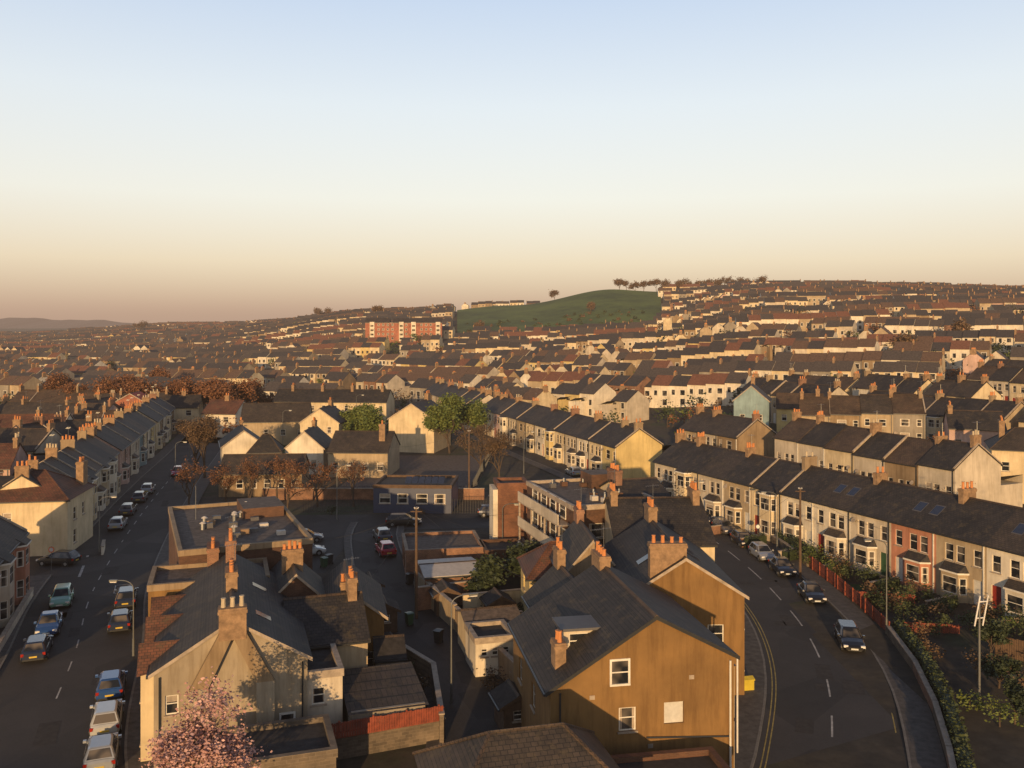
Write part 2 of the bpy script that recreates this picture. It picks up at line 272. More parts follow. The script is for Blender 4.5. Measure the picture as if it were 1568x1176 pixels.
def terrace(name,p0,p1,w=5.2,depth=8.2,eave=5.8,rise=2.7,cols=None,style=None,roofs=('slate',),wings=True,seed=1,skylights=(),zbase=None,storeys=2):
    rs=random.getstate(); random.seed(seed)
    L,d,n=fr(p0,p1); N=max(1,round(L/w)); w=L/N; b=B()
    for i in range(N):
        x0,x1=i*w,(i+1)*w; c=cols[i%len(cols)] if cols else random.choice(['cream','white','offw','beige','cream','offw','tan'])
        rm=roofs[i%len(roofs)]; st=style[i%len(style)] if style else random.choice([1,1,2,0])
        zb=terr(p0[0]+d[0]*(i+.5)*w-n[0]*depth/2,p0[1]+d[1]*(i+.5)*w-n[1]*depth/2) if zbase is None else zbase
        e=zb+eave; flip=i%2; X=(lambda a:x0+a) if not flip else (lambda a:x1-a)
        def op(a,bq,zl,zh,k='w'):
            u,v=sorted((X(a)-x0,X(bq)-x0)); return (u,v,zb+zl,zb+zh,k)
        door=random.choice(['door_r','door_b','door_w','door_g','door_w'])
        ops=[op(.45,1.4,.05,2.35,door),op(.5,1.35,3.5,5.0)]
        if st==0: ops+=[op(2.4,3.9,.9,2.4),op(2.4,3.9,3.5,5.0)]
        if st==1: ops+=[op(2.2,3.1,3.45,5.0),op(3.4,4.3,3.45,5.0)]
        if storeys==3: ops+=[op(.5,1.35,6.1,7.3),op(2.4,3.9,6.1,7.3)]
        wall(b,(x0,0),(x1,0),zb-1.5,e,ops,c)
        bx=X(3.2)
        if st==1: bay(b,bx,2.7,zb,zb+2.7,c,rm)
        if st==2: bay(b,bx,2.7,zb,zb+2.75,c,rm,two=True)
        wall(b,(x1,depth),(x0,depth),zb-1.5,e,[(1,1.9,zb+3.6,zb+4.8),(3,4,zb+3.6,zb+4.8),(3.2,4.2,zb+.9,zb+2.2)],random.choice([c,'tan','grey']))
        zr=e+rise
        for xx in (x0,x1):
            off=.002*(1 if xx==x1 else -1)
            b.poly([(xx+off,0,zb-1.5),(xx+off,depth,zb-1.5),(xx+off,depth,e-.01),(xx+off,depth/2,zr-.01),(xx+off,0,e-.01)],c)
        roofslab(b,x0+(.0 if i else -.12),x1+(0 if i<N-1 else .12),0,depth,e,e,depth/2,zr,rm)
        if random.random()<.35:
            for sgn in (0,1):
                ya,yb_=(-.2,depth/2) if sgn==0 else (depth/2,depth+.2); za,zb_=(e-.1,zr) if sgn==0 else (zr,e-.1)
                b.poly([(x1-.1,ya,za+.3),(x1+.1,ya,za+.3),(x1+.1,yb_,zb_+.3),(x1-.1,yb_,zb_+.3)],'stonetrim')
                b.poly([(x1-.1,ya,za),(x1-.1,ya,za+.3),(x1-.1,yb_,zb_+.3),(x1-.1,yb_,zb_)],'stonetrim'); b.poly([(x1+.1,ya,za),(x1+.1,ya,za+.3),(x1+.1,yb_,zb_+.3),(x1+.1,yb_,zb_)],'stonetrim')
        if flip==0 or i==N-1:
            chimney(b,x1 if i<N-1 else x1-.35,depth/2,zr-.7,zr+random.uniform(.8,1.3),.55,random.uniform(1.1,1.8),random.choice([2,3,4]),random.choice(['chim','chim','render','brick']),random.choice(['pot','pot','potc']),random.random()<.6)
        if i==0: chimney(b,.35,depth/2,zr-.7,zr+1.1,.55,1.4,3,'chim','pot')
        if i in skylights:
            for q in (1.3,3.2):
                s=rise/(depth/2); y0,y1=1.5,2.5; z0,z1=e+s*y0+.17,e+s*y1+.17
                b.poly([(x0+q,y0,z0),(x0+q+.9,y0,z0),(x0+q+.9,y1,z1),(x0+q,y1,z1)],'solar')
                b.poly([(x0+q-.08,y0-.1,z0-.08),(x0+q+.98,y0-.1,z0-.08),(x0+q+.98,y1+.1,z1+.04),(x0+q-.08,y1+.1,z1+.04)],'lead')
        b.box(x1-.32,x1-.22,-.1,-.01,zb,e-.1,random.choice(['gutter','pvc']))
        if random.random()<.3:
            b.tube((X(4.6),-.25,zb+4.9),(X(4.6),-.3,zb+4.93),.28,.3,10,'stonetrim'); b.tube((X(4.6),0,zb+4.8),(X(4.6),-.25,zb+4.9),.02,.02,4,'metal')
        if wings:
            wx0,wx1=(x0+.1,x0+2.6) if not flip else (x1-2.6,x1-.1); we=zb+4.6; yy=depth+4.2
            wc=random.choice(['cream','offw','tan','beige',c])
            b.box(wx0,wx1,depth+.003,yy,zb-1.5,we,wc,bottom=False)
            xa,xb=(wx1+.2,wx0) if not flip else (wx0-.2,wx1)
            b.poly([(xa,depth,we-.05),(xa,yy+.2,we-.05),(xb,yy+.2,we+1.1),(xb,depth,we+1.1)],rm); b.poly([(wx0,yy+.003,we),(wx1,yy+.003,we),(xb,yy+.003,we+1.08)],wc)
            pwin(b,(wx1,yy),(wx0,yy),.7,1.6,zb+3,zb+4)
    o=b.done(name,(p0[0],p0[1],0),atan2(d[1],d[0])); random.setstate(rs); return o

def house(name,p0,W,D,yaw,eave,rise,wm,rm,axis='y',zb=0,wins=(),chims=(),hip=0,gwins=(),eaveb=None,yr=None,flat=False,extra=None,barge='stonetrim'):
    b=B(); ea=zb+eave; eb=zb+(eaveb if eaveb else eave); zr=zb+max(eave,eaveb or 0)+rise
    P=[(0,0),(W,0),(W,D),(0,D)]
    ewin=dict(f=[],r=[],b=[],l=[])
    for s,*o in wins: ewin[s].append((o[0],o[1],zb+o[2],zb+o[3])+tuple(o[4:]))
    if axis=='y':
        lo=min(ea,eb); m=yr if yr else W/2
        wall(b,P[0],P[1],zb-1,lo,ewin['f'],wm); wall(b,P[1],P[2],zb-1,eb,ewin['r'],wm); wall(b,P[2],P[3],zb-1,lo,ewin['b'],wm); wall(b,P[3],P[0],zb-1,ea,ewin['l'],wm)
        if not flat:
            for y in (0,D): b.poly([(0,y,lo),(W,y,lo)]+([(W,y,eb)] if eb>lo else [])+[(m,y,zr)]+([(0,y,ea)] if ea>lo else []),wm)
            b2=B(); roofslab(b2,-.15,D+.15,0,W,ea,eb,m,zr,rm)
            k=len(b.v); b.v+=[(y,x,z) for x,y,z in b2.v]; b.f+=[tuple(k+i for i in reversed(f)) for f in b2.f]; b.m+=[b.mi(b2.mats[q]) for q in b2.m]
            if barge:
                for (ya,za,yb_,zb_) in ((-.28,ea-.28*(zr-ea)/m,m,zr),(m,zr,W+.28,eb-.28*(zr-eb)/(W-m))):
                    b.poly([(ya,-.17,za-.06),(yb_,-.17,zb_-.06),(yb_,-.17,zb_+.16),(ya,-.17,za+.16)],barge)
    else:
        m=D/2
        wall(b,P[0],P[1],zb-1,ea,ewin['f'],wm); wall(b,P[1],P[2],zb-1,ea,ewin['r'],wm); wall(b,P[2],P[3],zb-1,ea,ewin['b'],wm); wall(b,P[3],P[0],zb-1,ea,ewin['l'],wm)
        if hip:
            o=.3; h=hip; A=[(-o,-o,ea-.1),(W+o,-o,ea-.1),(W+o,D+o,ea-.1),(-o,D+o,ea-.1)]; R=[(h,m,zr),(W-h,m,zr)]
            b.poly([A[0],A[1],R[1],R[0]],rm); b.poly([A[1],A[2],R[1]],rm); b.poly([A[2],A[3],R[0],R[1]],rm); b.poly([A[3],A[0],R[0]],rm)
            for p,q in ((A[0],R[0]),(A[1],R[1]),(A[2],R[1]),(A[3],R[0]),(R[0],R[1])): b.tube(p,q,.09,.09,5,'btile' if rm!='rtile' else 'rtile')
            b.box(-o-.1,W+o+.1,-o-.1,-o,ea-.2,ea-.08,'gutter')
        elif not flat:
            for x in (0,W): b.poly([(x,0,ea),(x,D,ea),(x,m,zr)],wm)
            roofslab(b,-.15,W+.15,0,D,ea,ea,m,zr,rm)
    if flat:
        z=ea; b.poly([(0.25,.25,z-.1),(W-.25,.25,z-.1),(W-.25,D-.25,z-.1),(.25,D-.25,z-.1)],rm)
        for (x0,x1,y0,y1) in((-.08,W+.08,-.08,.25),(-.08,W+.08,D-.25,D+.08),(-.08,.25,.25,D-.25),(W-.25,W+.08,.25,D-.25)): b.box(x0,x1,y0,y1,z-.25,z+.2,wm if barge is None else barge)
    for s,a0,a1,z0,z1 in gwins:
        e={'f':(P[0],P[1]),'r':(P[1],P[2]),'b':(P[2],P[3]),'l':(P[3],P[0])}[s]; pwin(b,e[0],e[1],a0,a1,zb+z0,zb+z1)
    for c in chims: chimney(b,c[0],c[1],zb+c[2],zb+c[3],*c[4:])
    if extra: extra(b,zb,ea)
    return b.done(name,(p0[0],p0[1],0),yaw)

# ---------------------------------------------------------------- ground
def ground():
    ys=list(range(-400,0,40))+list(range(0,300,8))+list(range(300,1000,20))+list(range(1000,2600,100))+[3000,4000,6000,9000,14000]
    xs=[-9000,-5000,-3000,-2000,-1500,-1200]+list(range(-1000,1001,16))+[1200,1500,2000,3000,5000,9000]
    b=B(); nx=len(xs)
    b.v=[(x,y,terr(x,y)) for y in ys for x in xs]
    for j in range(len(ys)-1):
        for i in range(nx-1): b.f.append((j*nx+i,j*nx+i+1,(j+1)*nx+i+1,(j+1)*nx+i))
    b.m=[b.mi('groundmat')]*len(b.f); b.done('ground',smooth=True)
ground()
def patch(name,pts_fn,mat,dz):
    b=B(); us,ds=pts_fn
    g=[[None]*len(us) for _ in ds]
    for j,d in enumerate(ds):
        for i,u in enumerate(us): x=u*d; g[j][i]=(x,d,terr(x,d)+dz)
    for j in range(len(ds)-1):
        for i in range(len(us)-1): b.poly([g[j][i],g[j][i+1],g[j+1][i+1],g[j+1][i]],mat)
    return b.done(name,smooth=True)
U=lambda px:(px-784)/F
patch('grass_hill',([U(700+i*8) for i in range(40)],[604+i*8 for i in range(40)]),'grass',1.2)
def flatpoly(name,pts,mat,z): b=B(); b.poly([(x,y,z) for x,y in pts],mat); return b.done(name)
def densify(pl,step=3):
    out=[]; P=[pl[0]]+pl+[pl[-1]]
    for i in range(1,len(P)-2):
        a,b_,c,d=P[i-1],P[i],P[i+1],P[i+2]; n=max(1,int(hypot(c[0]-b_[0],c[1]-b_[1])/step))
        for k in range(n):
            t=k/n; out.append(tuple(.5*((2*b_[q])+(-a[q]+c[q])*t+(2*a[q]-5*b_[q]+4*c[q]-d[q])*t*t+(-a[q]+3*b_[q]-3*c[q]+d[q])*t**3) for q in(0,1)))
    out.append(pl[-1]); return out
def offs(pl,o):
    r=[]
    for i,p in enumerate(pl):
        a=pl[max(i-1,0)]; c=pl[min(i+1,len(pl)-1)]; L=hypot(c[0]-a[0],c[1]-a[1]); r.append((p[0]+(c[1]-a[1])/L*o,p[1]-(c[0]-a[0])/L*o))
    return r
def strip(b,A,C,z,mat):
    for i in range(len(A)-1): b.poly([(*A[i],z),(*C[i],z),(*C[i+1],z),(*A[i+1],z)],mat)
def road(name,pl,w,z=.012,pave=2.0,skipL=lambda p:False,skipR=lambda p:False):
    pl=densify(pl); b=B(); strip(b,offs(pl,-w/2),offs(pl,w/2),z,'asphalt'); b.done(name)
    if pave:
        for sg,sk in((-1,skipL),(1,skipR)):
            b=B(); a=offs(pl,sg*w/2); k=offs(pl,sg*(w/2+.15)); c=offs(pl,sg*(w/2+pave))
            for i in range(len(pl)-1):
                if sk(a[i]): continue
                b.poly([(*a[i],.0),(*a[i+1],.0),(*a[i+1],.125),(*a[i],.125)],'kerb')
                b.poly([(*a[i],.125),(*k[i],.125),(*k[i+1],.125),(*a[i+1],.125)],'kerb')
                b.poly([(*k[i],.125),(*c[i],.125),(*c[i+1],.125),(*k[i+1],.125)],'pave')
            if b.v: b.done('pavement')
    return pl
def dashes(name,pl,off,w,on,gap,z=.02,mat='whiteline',s0=0,s1=1e9):
    q=offs(densify(pl,1.0),off); b=B(); s=0
    for i in range(len(q)-1):
        L=hypot(q[i+1][0]-q[i][0],q[i+1][1]-q[i][1])
        if s0<=s<=s1 and (s%(on+gap))<on:
            dx,dy=(q[i+1][0]-q[i][0])/L,(q[i+1][1]-q[i][1])/L; n=(dy*w/2,-dx*w/2)
            b.poly([(q[i][0]-n[0],q[i][1]-n[1],z),(q[i][0]+n[0],q[i][1]+n[1],z),(q[i+1][0]+n[0],q[i+1][1]+n[1],z),(q[i+1][0]-n[0],q[i+1][1]-n[1],z)],mat)
        s+=L
    b.done(name)
RA=[(-5,5),(-17.5,32),(-27,50),(-33.5,68),(-40,85),(-48,113),(-55.5,143),(-64,180),(-74,220),(-84,260)]
RE=[(8,20),(13,38),(18,50),(22,61.7),(24,72),(24.6,82),(24.5,92),(23.3,106),(20.8,120),(17.5,135),(11.5,155),(6,171),(-8,212),(-25,260)]
jn=lambda p: 87<p[1]<97 and p[0]<-38
road('street_road',RA,9.4,skipL=jn)
road('main_road',RE,8.2,skipR=lambda p:127<p[1]<138)
road('side_street',[(-45,92),(-60,96),(-110,104)],8,z=.017,pave=0)
road('side_street',[(22,132),(40,139),(60,148)],6,z=.017,pave=0)
RC=[(-1.2,30),(-1.6,50),(-1.8,56.6),(-3.3,64),(-7.8,74),(-12,85),(-14.5,96),(-16.5,106),(-17,113)]
road('back_lane',RC,5.2,z=.012,pave=.9)
road('cross_street',[(-36,113),(-17,113.5),(0,115),(6,118)],9,z=.016,pave=0)
dashes('road_marking',RE,0,.12,4,3,s0=25); dashes('road_marking',RE,-3.75,.08,50,0,mat='yellowline',s0=20,s1=75); dashes('road_marking',RE,-3.5,.08,50,0,mat='yellowline',s0=20,s1=75)
dashes('road_marking',RE,3.7,.08,50,0,mat='yellowline',s0=20,s1=62)
dashes('road_marking',RA,0,.1,2,3,s0=60); dashes('road_marking',[(-43.2,88.5),(-46.3,96.8)],0,.25,.9,.6,z=.026)
b=B()
random.seed(31)
for (pl,n) in ((RA,16),(RE,16),(RC,6)):
    q=densify(pl,1.0)
    for _ in range(n):
        i=random.randrange(30,min(130,len(q)-3)); x,y=q[i]; dx,dy=q[i+1][0]-x,q[i+1][1]-y; l=hypot(dx,dy); dx/=l;dy/=l; o=random.uniform(-2.2,2.2); x+=dy*o; y-=dx*o; L=random.uniform(.4,3.5); w=random.uniform(.3,.7)
        b.poly([(x-dy*w,y+dx*w,.0205),(x+dy*w,y-dx*w,.0205),(x+dy*w+dx*L,y-dx*w+dy*L,.0205),(x-dy*w+dx*L,y+dx*w+dy*L,.0205)],'darkfelt')
b.done('road_patches')
flatpoly('car_park',[(-31,88),(-19,90),(-19,112),(-36,112)],'asphalt',.009)
flatpoly('playground',[(-28,128),(-6,128),(-4,172),(-24,172)],'felt',.01)
flatpoly('park_grass',[(-75,190),(-28,190),(-30,250),(-82,250)],'parkgrass',.012)
flatpoly('park_grass',[(-50,175),(-29,175),(-28,188),(-60,188)],'parkgrass',.016)
b=B()
for (p,q) in (((-38.2,85.6),(-36.9,85.9)),((-36.9,85.9),(-37.2,83)),((-37.2,83),(-38.2,85.6))):
    dx,dy=q[0]-p[0],q[1]-p[1];L=hypot(dx,dy);n=(-dy/L*.1,dx/L*.1); b.poly([(p[0],p[1],.022),(q[0],q[1],.022),(q[0]+n[0],q[1]+n[1],.022),(p[0]+n[0],p[1]+n[1],.022)],'whiteline')
b.done('road_marking')

# ---------------------------------------------------------------- near houses
yA=radians(10)
def h1x(b,zb,ea):
    for y in (1.2,5.6):
        for z in (.0,3.1):
            p=[(10.16,y),(10.9,y+.4),(10.9,y+1.9),(10.16,y+2.3)]
            for i in range(3):
                L=fr(p[i],p[i+1])[0]; wall(b,p[i],p[i+1],z-1*(z==0),z+2.9,[(.12,L-.12,z+.8,z+2.4)],'cream',rec=.06,sill=None)
        b.poly([(10.1,y-.1,6.03),(11,y+.35,6.03),(11,y+1.95,6.03),(10.1,y+2.4,6.03)],'lead')
    b.tube((9.9,-.12,0),(9.9,-.12,7),.06,.06,6,'pvc'); b.tube((10.3,-.12,2),(10.3,-.12,7.2),.05,.05,6,'pvc')
    b.tube((.5,-.1,0),(.5,-.1,5.9),.05,.05,6,'gutter'); b.tube((5.2,-.08,3.2),(9.9,-.08,2.9),.045,.045,6,'gutter')
    for (x,z) in ((2.1,5.4),(7.6,6.1),(5.3,2.6)): b.box(x,x+.28,-.03,-.003,z,z+.22,'stonetrim')
    wall(b,(1.4,2.9),(3.6,2.9),6.2,8.1,[(.3,1.9,6.9,7.9)],'offw',sill=None)
    b.poly([(1.4,2.9,6.2),(1.4,4.4,6.2),(1.4,4.4,8.1),(1.4,2.9,8.1)],'offw'); b.box(1.15,4.6,2.65,4.8,8.1,8.25,'lead')
    b.box(0,.9,-.5,-.003,0,3.2,'ochre')
house('brown_end_house',(2,46.2),10.16,11,yA,6,2.3,'ochre','slate',zb=0,eaveb=7.2,yr=5.75,wins=[('f',3.7,4.65,3.6,4.85),('f',6.2,7.3,3.8,4.95,'door_w'),('f',8.2,9,1,2.2),('l',2,3,3.2,4.6),('l',6,7,3.2,4.6)],gwins=[('f',3.3,4.2,6.15,7.35)],chims=[(.9,2,5.5,7.9,.6,1.0,2),(5.7,10.6,8.5,10.3,.7,2.0,4,'chim','pot',True)],extra=h1x,barge='gutter')
house('rear_extension_house',(2.2,57.9),4.6,6.5,yA,5.6,2.1,'offw','slate',axis='y',wins=[('l',1,2,3,4.2),('f',1,2.2,3.3,4.5)],chims=[(2.3,6,6.5,9.0,.6,1.4,3,'chim','pot',True)])
def h2x(b,zb,ea):
    b.box(7.7,8.6,2.0,4.2,0,6.1,'offw',top='lead')
    for z in(.9,3.8): pwin(b,(8.6,2),(8.6,4.2),.4,1.8,z,z+1.5)
    s=2.5/4
    for (x,y) in ((5.3,3),(5.3,5),(2,4)):
        xa,xb=x-.5,x+.5; za,zc=(6.8+(8-xa)*s+.18,6.8+(8-xb)*s+.18) if x>4 else (6.8+xa*s+.18,6.8+xb*s+.18)
        b.poly([(xa,y,za),(xb,y,zc),(xb,y+.9,zc),(xa,y+.9,za)],'solar')
house('corner_house',(7.7,59.6),8,13,radians(2),6.8,2.5,'ochre','slate',wins=[('f',5.5,6.6,3.5,4.9),('r',6,7,3.5,5),('r',9,10,3.5,5),('r',6,7,.9,2.4)],chims=[(2.9,.7,7.5,10.3,2.5,.8,4,'chim','pot',False),(4,12.4,8,10.5,.7,2.0,4,'chim','pot',True)],extra=h2x,barge='stonetrim')
house('terraced_house',(3.9,66.3),4.4,8,radians(4),6.4,2.5,'render','slate2',axis='y',chims=[(2.2,7.5,8,9.9,.6,1.8,3,'brick','pot',True)],wins=[('f',1,2,3.5,4.7),('l',3,4,3.5,4.8)])
house('terraced_house',(8.6,73),8.2,10,radians(3),7.0,2.8,'cream','slate',axis='x',chims=[(.5,5,8.5,10.7,.6,2.0,4,'chim','pot',True),(7.7,5,8.5,10.7,.6,2.0,4,'chim','pot')],wins=[('r',2,3,3.5,5),('f',2,3,3.8,5)])
house('yellow_house',(1.4,71),5.2,6,radians(6),4.9,2.1,'yellow','rtile',axis='x',hip=2.2,wins=[('f',.8,1.8,3,4.2),('l',2,3,3,4.2),('f',.8,1.8,.9,2.1)],chims=[(4.6,3,5.5,8,.6,1.3,2)])
def h3x(b,zb,ea):
    for z in (2.4,4.9,7.4):
        b.box(-1.2,-.003,.6,12.4,z-.12,z+.02,'stonetrim'); b.box(-1.25,-1.15,.6,12.4,z+.02,z+.95,'offw')
        for y in (1.6,4.2,6.8,9.4):
            pwin(b,(0,y+1.9),(0,y+.2),0.1,1.6,z+.3,z+1.7)
    for y in (.6,4.5,8.4,12.2): b.box(-1.2,-1.05,y-.08,y+.08,0,7.4,'stonetrim')
    for i in range(9):
        x,y=random.uniform(1,7.5),random.uniform(1,12); b.box(x-.3,x+.3,y-.3,y+.3,ea-.08,ea+.35,random.choice(['whitesheet','brownbrick','lead'])); b.tube((x,y,ea+.35),(x,y,ea+.7),.1,.1,6,'metal')
    b.box(5.2,7.8,8.5,11.5,ea-.08,ea+1.3,'brownbrick',top='felt')
house('flat_roofed_flats',(5.4,78.2),8.6,13.2,radians(17),9,0,'brownbrick','felt',flat=True,wins=[('f',1.5,3,3.5,4.8),('f',5,6.5,3.5,4.8),('f',1.5,3,6.2,7.5),('f',5,6.5,6.2,7.5)],extra=h3x)
house('rendered_end_block',(10.5,82.5),4.8,7,radians(17),8.6,1.4,'cream','slate',axis='x',chims=[(.5,3.5,9,11.2,.7,2,4,'brick','pot')])
house('brown_brick_tower',(-1.5,94.5),3.3,3.6,radians(8),8.1,0,'towerbrick','darkfelt',flat=True,wins=[('l',1.2,2.2,4,5.3)],barge=None,extra=lambda b,zb,ea:b.box(-.5,-.003,.1,3.5,0,7.6,'white'))
house('brown_brick_block',(-1.2,99.2),4.2,9,radians(8),4.6,1.6,'brownbrick','slate2',wins=[('l',1,2.2,2,3.3),('l',4,5.2,2,3.3)])
# --- left complex
yL=radians(18)
def l2x(b,zb,ea):
    for x0 in (1.9,5.5): b.box(x0,x0+1.0,-.45,-.003,-1,4.6,'gableg')
    b.poly([(1.9,-.45,4.6),(2.9,-.45,4.6),(4.3,-.45,7.6),(3.5,-.45,7.6)],'tan'); b.poly([(6.5,-.45,4.6),(5.5,-.45,4.6),(4.1,-.45,7.6),(4.9,-.45,7.6)],'tan')
    b.poly([(1.9,-.45,4.6),(1.9,0,4.6),(3.5,0,7.6),(3.5,-.45,7.6)],'tan'); b.poly([(6.5,-.45,4.6),(6.5,0,4.6),(4.9,0,7.6),(4.9,-.45,7.6)],'tan')
    b.poly([(2.9,-.45,4.6),(2.9,0,4.6),(4.3,0,7.6),(4.3,-.45,7.6)],'tan'); b.poly([(5.5,-.45,4.6),(5.5,0,4.6),(4.1,0,7.6),(4.1,-.45,7.6)],'tan')
    for y in (1.5,6.5,10.8):
        wall(b,(-.8,y+2.4),(-.8,y),-1,5.2,[(.4,2,.9,2.4),(.4,2,3.4,4.8)],'cream'); b.poly([(-.8,y,-1),(0,y,-1),(0,y,5.2),(-.8,y,5.2)],'cream'); b.poly([(-.8,y+2.4,-1),(0,y+2.4,-1),(0,y+2.4,5.2),(-.8,y+2.4,5.2)],'cream')
        b.poly([(-.8,y,5.2),(-.8,y+2.4,5.2),(-.8,y+1.2,6.4)],'cream'); b.poly([(-1,y-.2,5.05),(-1,y+1.2,6.5),(2.2,y+1.2,6.5),(.3,y-.2,5.3)],'rtile'); b.poly([(-1,y+2.6,5.05),(-1,y+1.2,6.5),(2.2,y+1.2,6.5),(.3,y+2.6,5.3)],'rtile')
    pwin(b,(0,0),(8.4,0),6.9,7.6,1.2,2.4)
    b.tube((8.1,-.12,0),(8.1,-.12,5.4),.05,.05,6,'gutter'); b.tube((.3,-.12,0),(.3,-.12,5.4),.05,.05,6,'gutter')
    for (x,y) in ((5.6,3.2),(5.6,9.5)):
        s=2.5/4.2; b.poly([(x,y,5.6+(8.4-x)*s+.17),(x+.9,y,5.6+(7.5-x)*s+.17),(x+.9,y+.8,5.6+(7.5-x)*s+.17),(x,y+.8,5.6+(8.4-x)*s+.17)],'solar')
house('cream_gable_house',(-20,49.5),8.4,16,yL,5.6,2.5,'gableg','slate',wins=[('f',.6,1.3,3.2,4.3),('r',3,4,3.4,4.6)],chims=[(4.2,-.1,7.2,9.0,1.5,.8,3,'chim','potc'),(4.2,7,7.6,9.3,.7,1.8,5,'chim','pot',True),(4.2,14.5,7.6,9.6,.7,2.0,5,'brick','pot',True)],extra=l2x,barge='stonetrim')
house('rear_wing',(-14.2,56.5),5,7,yL,4.6,1.9,'beige','slate',axis='x',chims=[(4.4,3.5,5.6,7.8,.6,1.4,3)],wins=[('r',2,3,2.8,4)])
house('white_extension',(-12.6,52.2),2.6,5,yL,4.4,0,'offw','darkfelt',flat=True,wins=[('f',.8,1.6,2.6,3.6)])
house('brick_wing_house',(-13.9,61.4),5.0,8,radians(12),4.6,1.9,'ochre','slate2',wins=[('f',3.6,4.3,1,2.2),('r',2,3,2.8,4)],chims=[(2.6,.5,5,7.1,1.2,.7,4,'chim','pot',True)])
house('lean_to_outhouse',(-9.2,60.2),1.9,4,radians(12),2.4,.7,'grey','darkfelt',axis='x')
house('brick_wing_house',(-17.3,62),4.3,6.5,yL,5.4,2.0,'brownbrick','slate',axis='y',chims=[(2.1,3,6.5,8.6,1.5,.7,4,'chim','pot')])
def l1x(b,zb,ea):
    for i in range(20):
        x,y=random.uniform(2,9),random.uniform(2,15); h=random.uniform(.3,.7)
        if i<9: b.tube((x,y,ea-.1),(x,y,ea+h),.16,.16,8,'metal'); b.tube((x,y,ea+h),(x,y,ea+h+.15),.3,.1,8,'whitesheet')
        else: b.box(x-.35,x+.35,y-.25,y+.25,ea-.1,ea+h*.6,random.choice(['whitesheet','lead','chim']))
    b.box(6,9.6,11,16.2,ea-.1,ea+.8,'brownbrick',top='felt')
    b.tube((2,12,ea),(2,12,ea+3),.03,.02,5,'metal')
house('flat_roofed_block',(-25.4,67.7),10.1,18,radians(23.5),7.7,0,'brownbrick','felt',flat=True,barge='render',wins=[(s,a,a+1.6,z,z+1.4) for s in 'r' for a in(1.5,5,8.5,12,15.2) for z in(.9,3.4,5.6)]+[('f',a,a+1.5,z,z+1.3) for a in (1,4.2,7.4) for z in (3.4,)],extra=l1x)
house('lower_flat_roofed_block',(-25.6,62.4),8.2,5.2,yL,6.6,0,'ochre','felt',flat=True,barge='render',chims=[(4.3,3,6.4,8.6,.8,2.4,6,'brick','pot')])
b=B(); b.box(0,4.4,0,5,0,2.4,'grey'); b.poly([(-.2,-.2,2.35),(4.6,-.2,2.35),(4.6,5.2,3),(-.2,5.2,3)],'slate2'); b.poly([(0,5,2.4),(4.4,5,2.4),(4.4,5,2.98),(0,5,2.98)],'grey'); b.done('shed',(-9.4,51.9,0),radians(18))
def fence(name,p,q,h,mat,post=2,z=0,rails=True):
    b=B(); L,d,n=fr(p,q); k=int(L/.15)
    for i in range(k): obox(b,p,q,i*.15+.01,i*.15+.14,0,.025,z,z+h+random.uniform(-.03,.03),mat)
    for i in range(int(L/post)+1): obox(b,p,q,i*post-.05,i*post+.05,-.1,-.003,z,z+h+.08,mat)
    if rails:
        for t in (.3,.8): obox(b,p,q,0,L,-.06,-.003,z+h*t,z+h*t+.08,mat)
    return b.done(name)
def gwall(name,p,q,h,mat,th=.25,cop='stonetrim'):
    b=B(); L=fr(p,q)[0]; obox(b,p,q,0,L,-th/2,th/2,0,h,mat); obox(b,p,q,-.03,L+.03,-th/2-.05,th/2+.05,h,h+.08,cop); return b.done(name)
fence('timber_fence',(-11.8,50.3),(-4.1,53.4),.9,'fence_red',z=1.3); gwall('stone_wall',(-11.8,50.6),(-4.1,53.7),1.3,'stone')
gwall('stone_wall',(-4.2,53),(-5.4,61),1.8,'stone'); gwall('stone_wall',(-5.4,61),(-9,66),1.8,'stone')
gwall('garden_wall',(1.6,50),(.6,60),1.9,'stone'); gwall('garden_wall',(.6,60),(-4.6,73),1.9,'render'); gwall('garden_wall',(-3.2,70),(.8,71.5),2.0,'cream')
gwall('garden_wall',(-4.7,73.2),(-9,83),2.0,'beige'); gwall('garden_wall',(-8.5,78),(-4,80),2,'brick')
gwall('garden_wall',(-4.2,76),(.8,77.5),2,'cream'); gwall('garden_wall',(-6.2,84.5),(-1,86),2,'brick')
house('white_outhouse',(-2.6,63.2),2.9,3.4,radians(15),2.6,0,'white','darkfelt',flat=True,wins=[('f',.4,.9,1.4,2),('f',1.2,1.7,1.4,2),('f',2.0,2.5,1.4,2)])
house('yard_shed',(-3.4,66.8),4.2,3.4,radians(15),2.5,.5,'cream','felt',axis='x')
for (x,y,c) in ((-.5,54,'wood'),(-11.2,72,'wood'),(-6.5,76.5,'wood'),(-1.8,74,'wood'),(-13.5,79,'tan')): house('timber_shed',(x,y),1.9,2.4,radians(15),1.8,.5,c,'darkfelt',wins=[('f',.6,1.3,.9,1.5)],barge='wood')
house('garage_white_roof',(-7.8,79.8),5.2,5.5,radians(14),2.4,.35,'brick','whitesheet',axis='x')
house('garage_block',(-10.5,88),7.8,7.5,radians(10),2.6,0,'brick','felt',flat=True,barge=None,wins=[('l',a,a+2.1,.05,2.1,'door_w') for a in (.6,3.4)])
house('garage_block',(-2.6,88),4.6,4.5,radians(10),2.6,0,'brownbrick','darkfelt',flat=True,barge=None)
house('slate_roofed_house',(-2.6,35.5),8.6,7.5,radians(14),4.4,2.4,'render','slate2',axis='x',hip=2.6)
house('black_roofed_annexe',(5.2,40.5),6,4.5,yA,3.0,0,'brownbrick','darkfelt',flat=True,barge=None)
house('yard_building',(-14.8,44),6.0,4.2,radians(18),3.0,0,'stone','darkfelt',flat=True,barge=None)
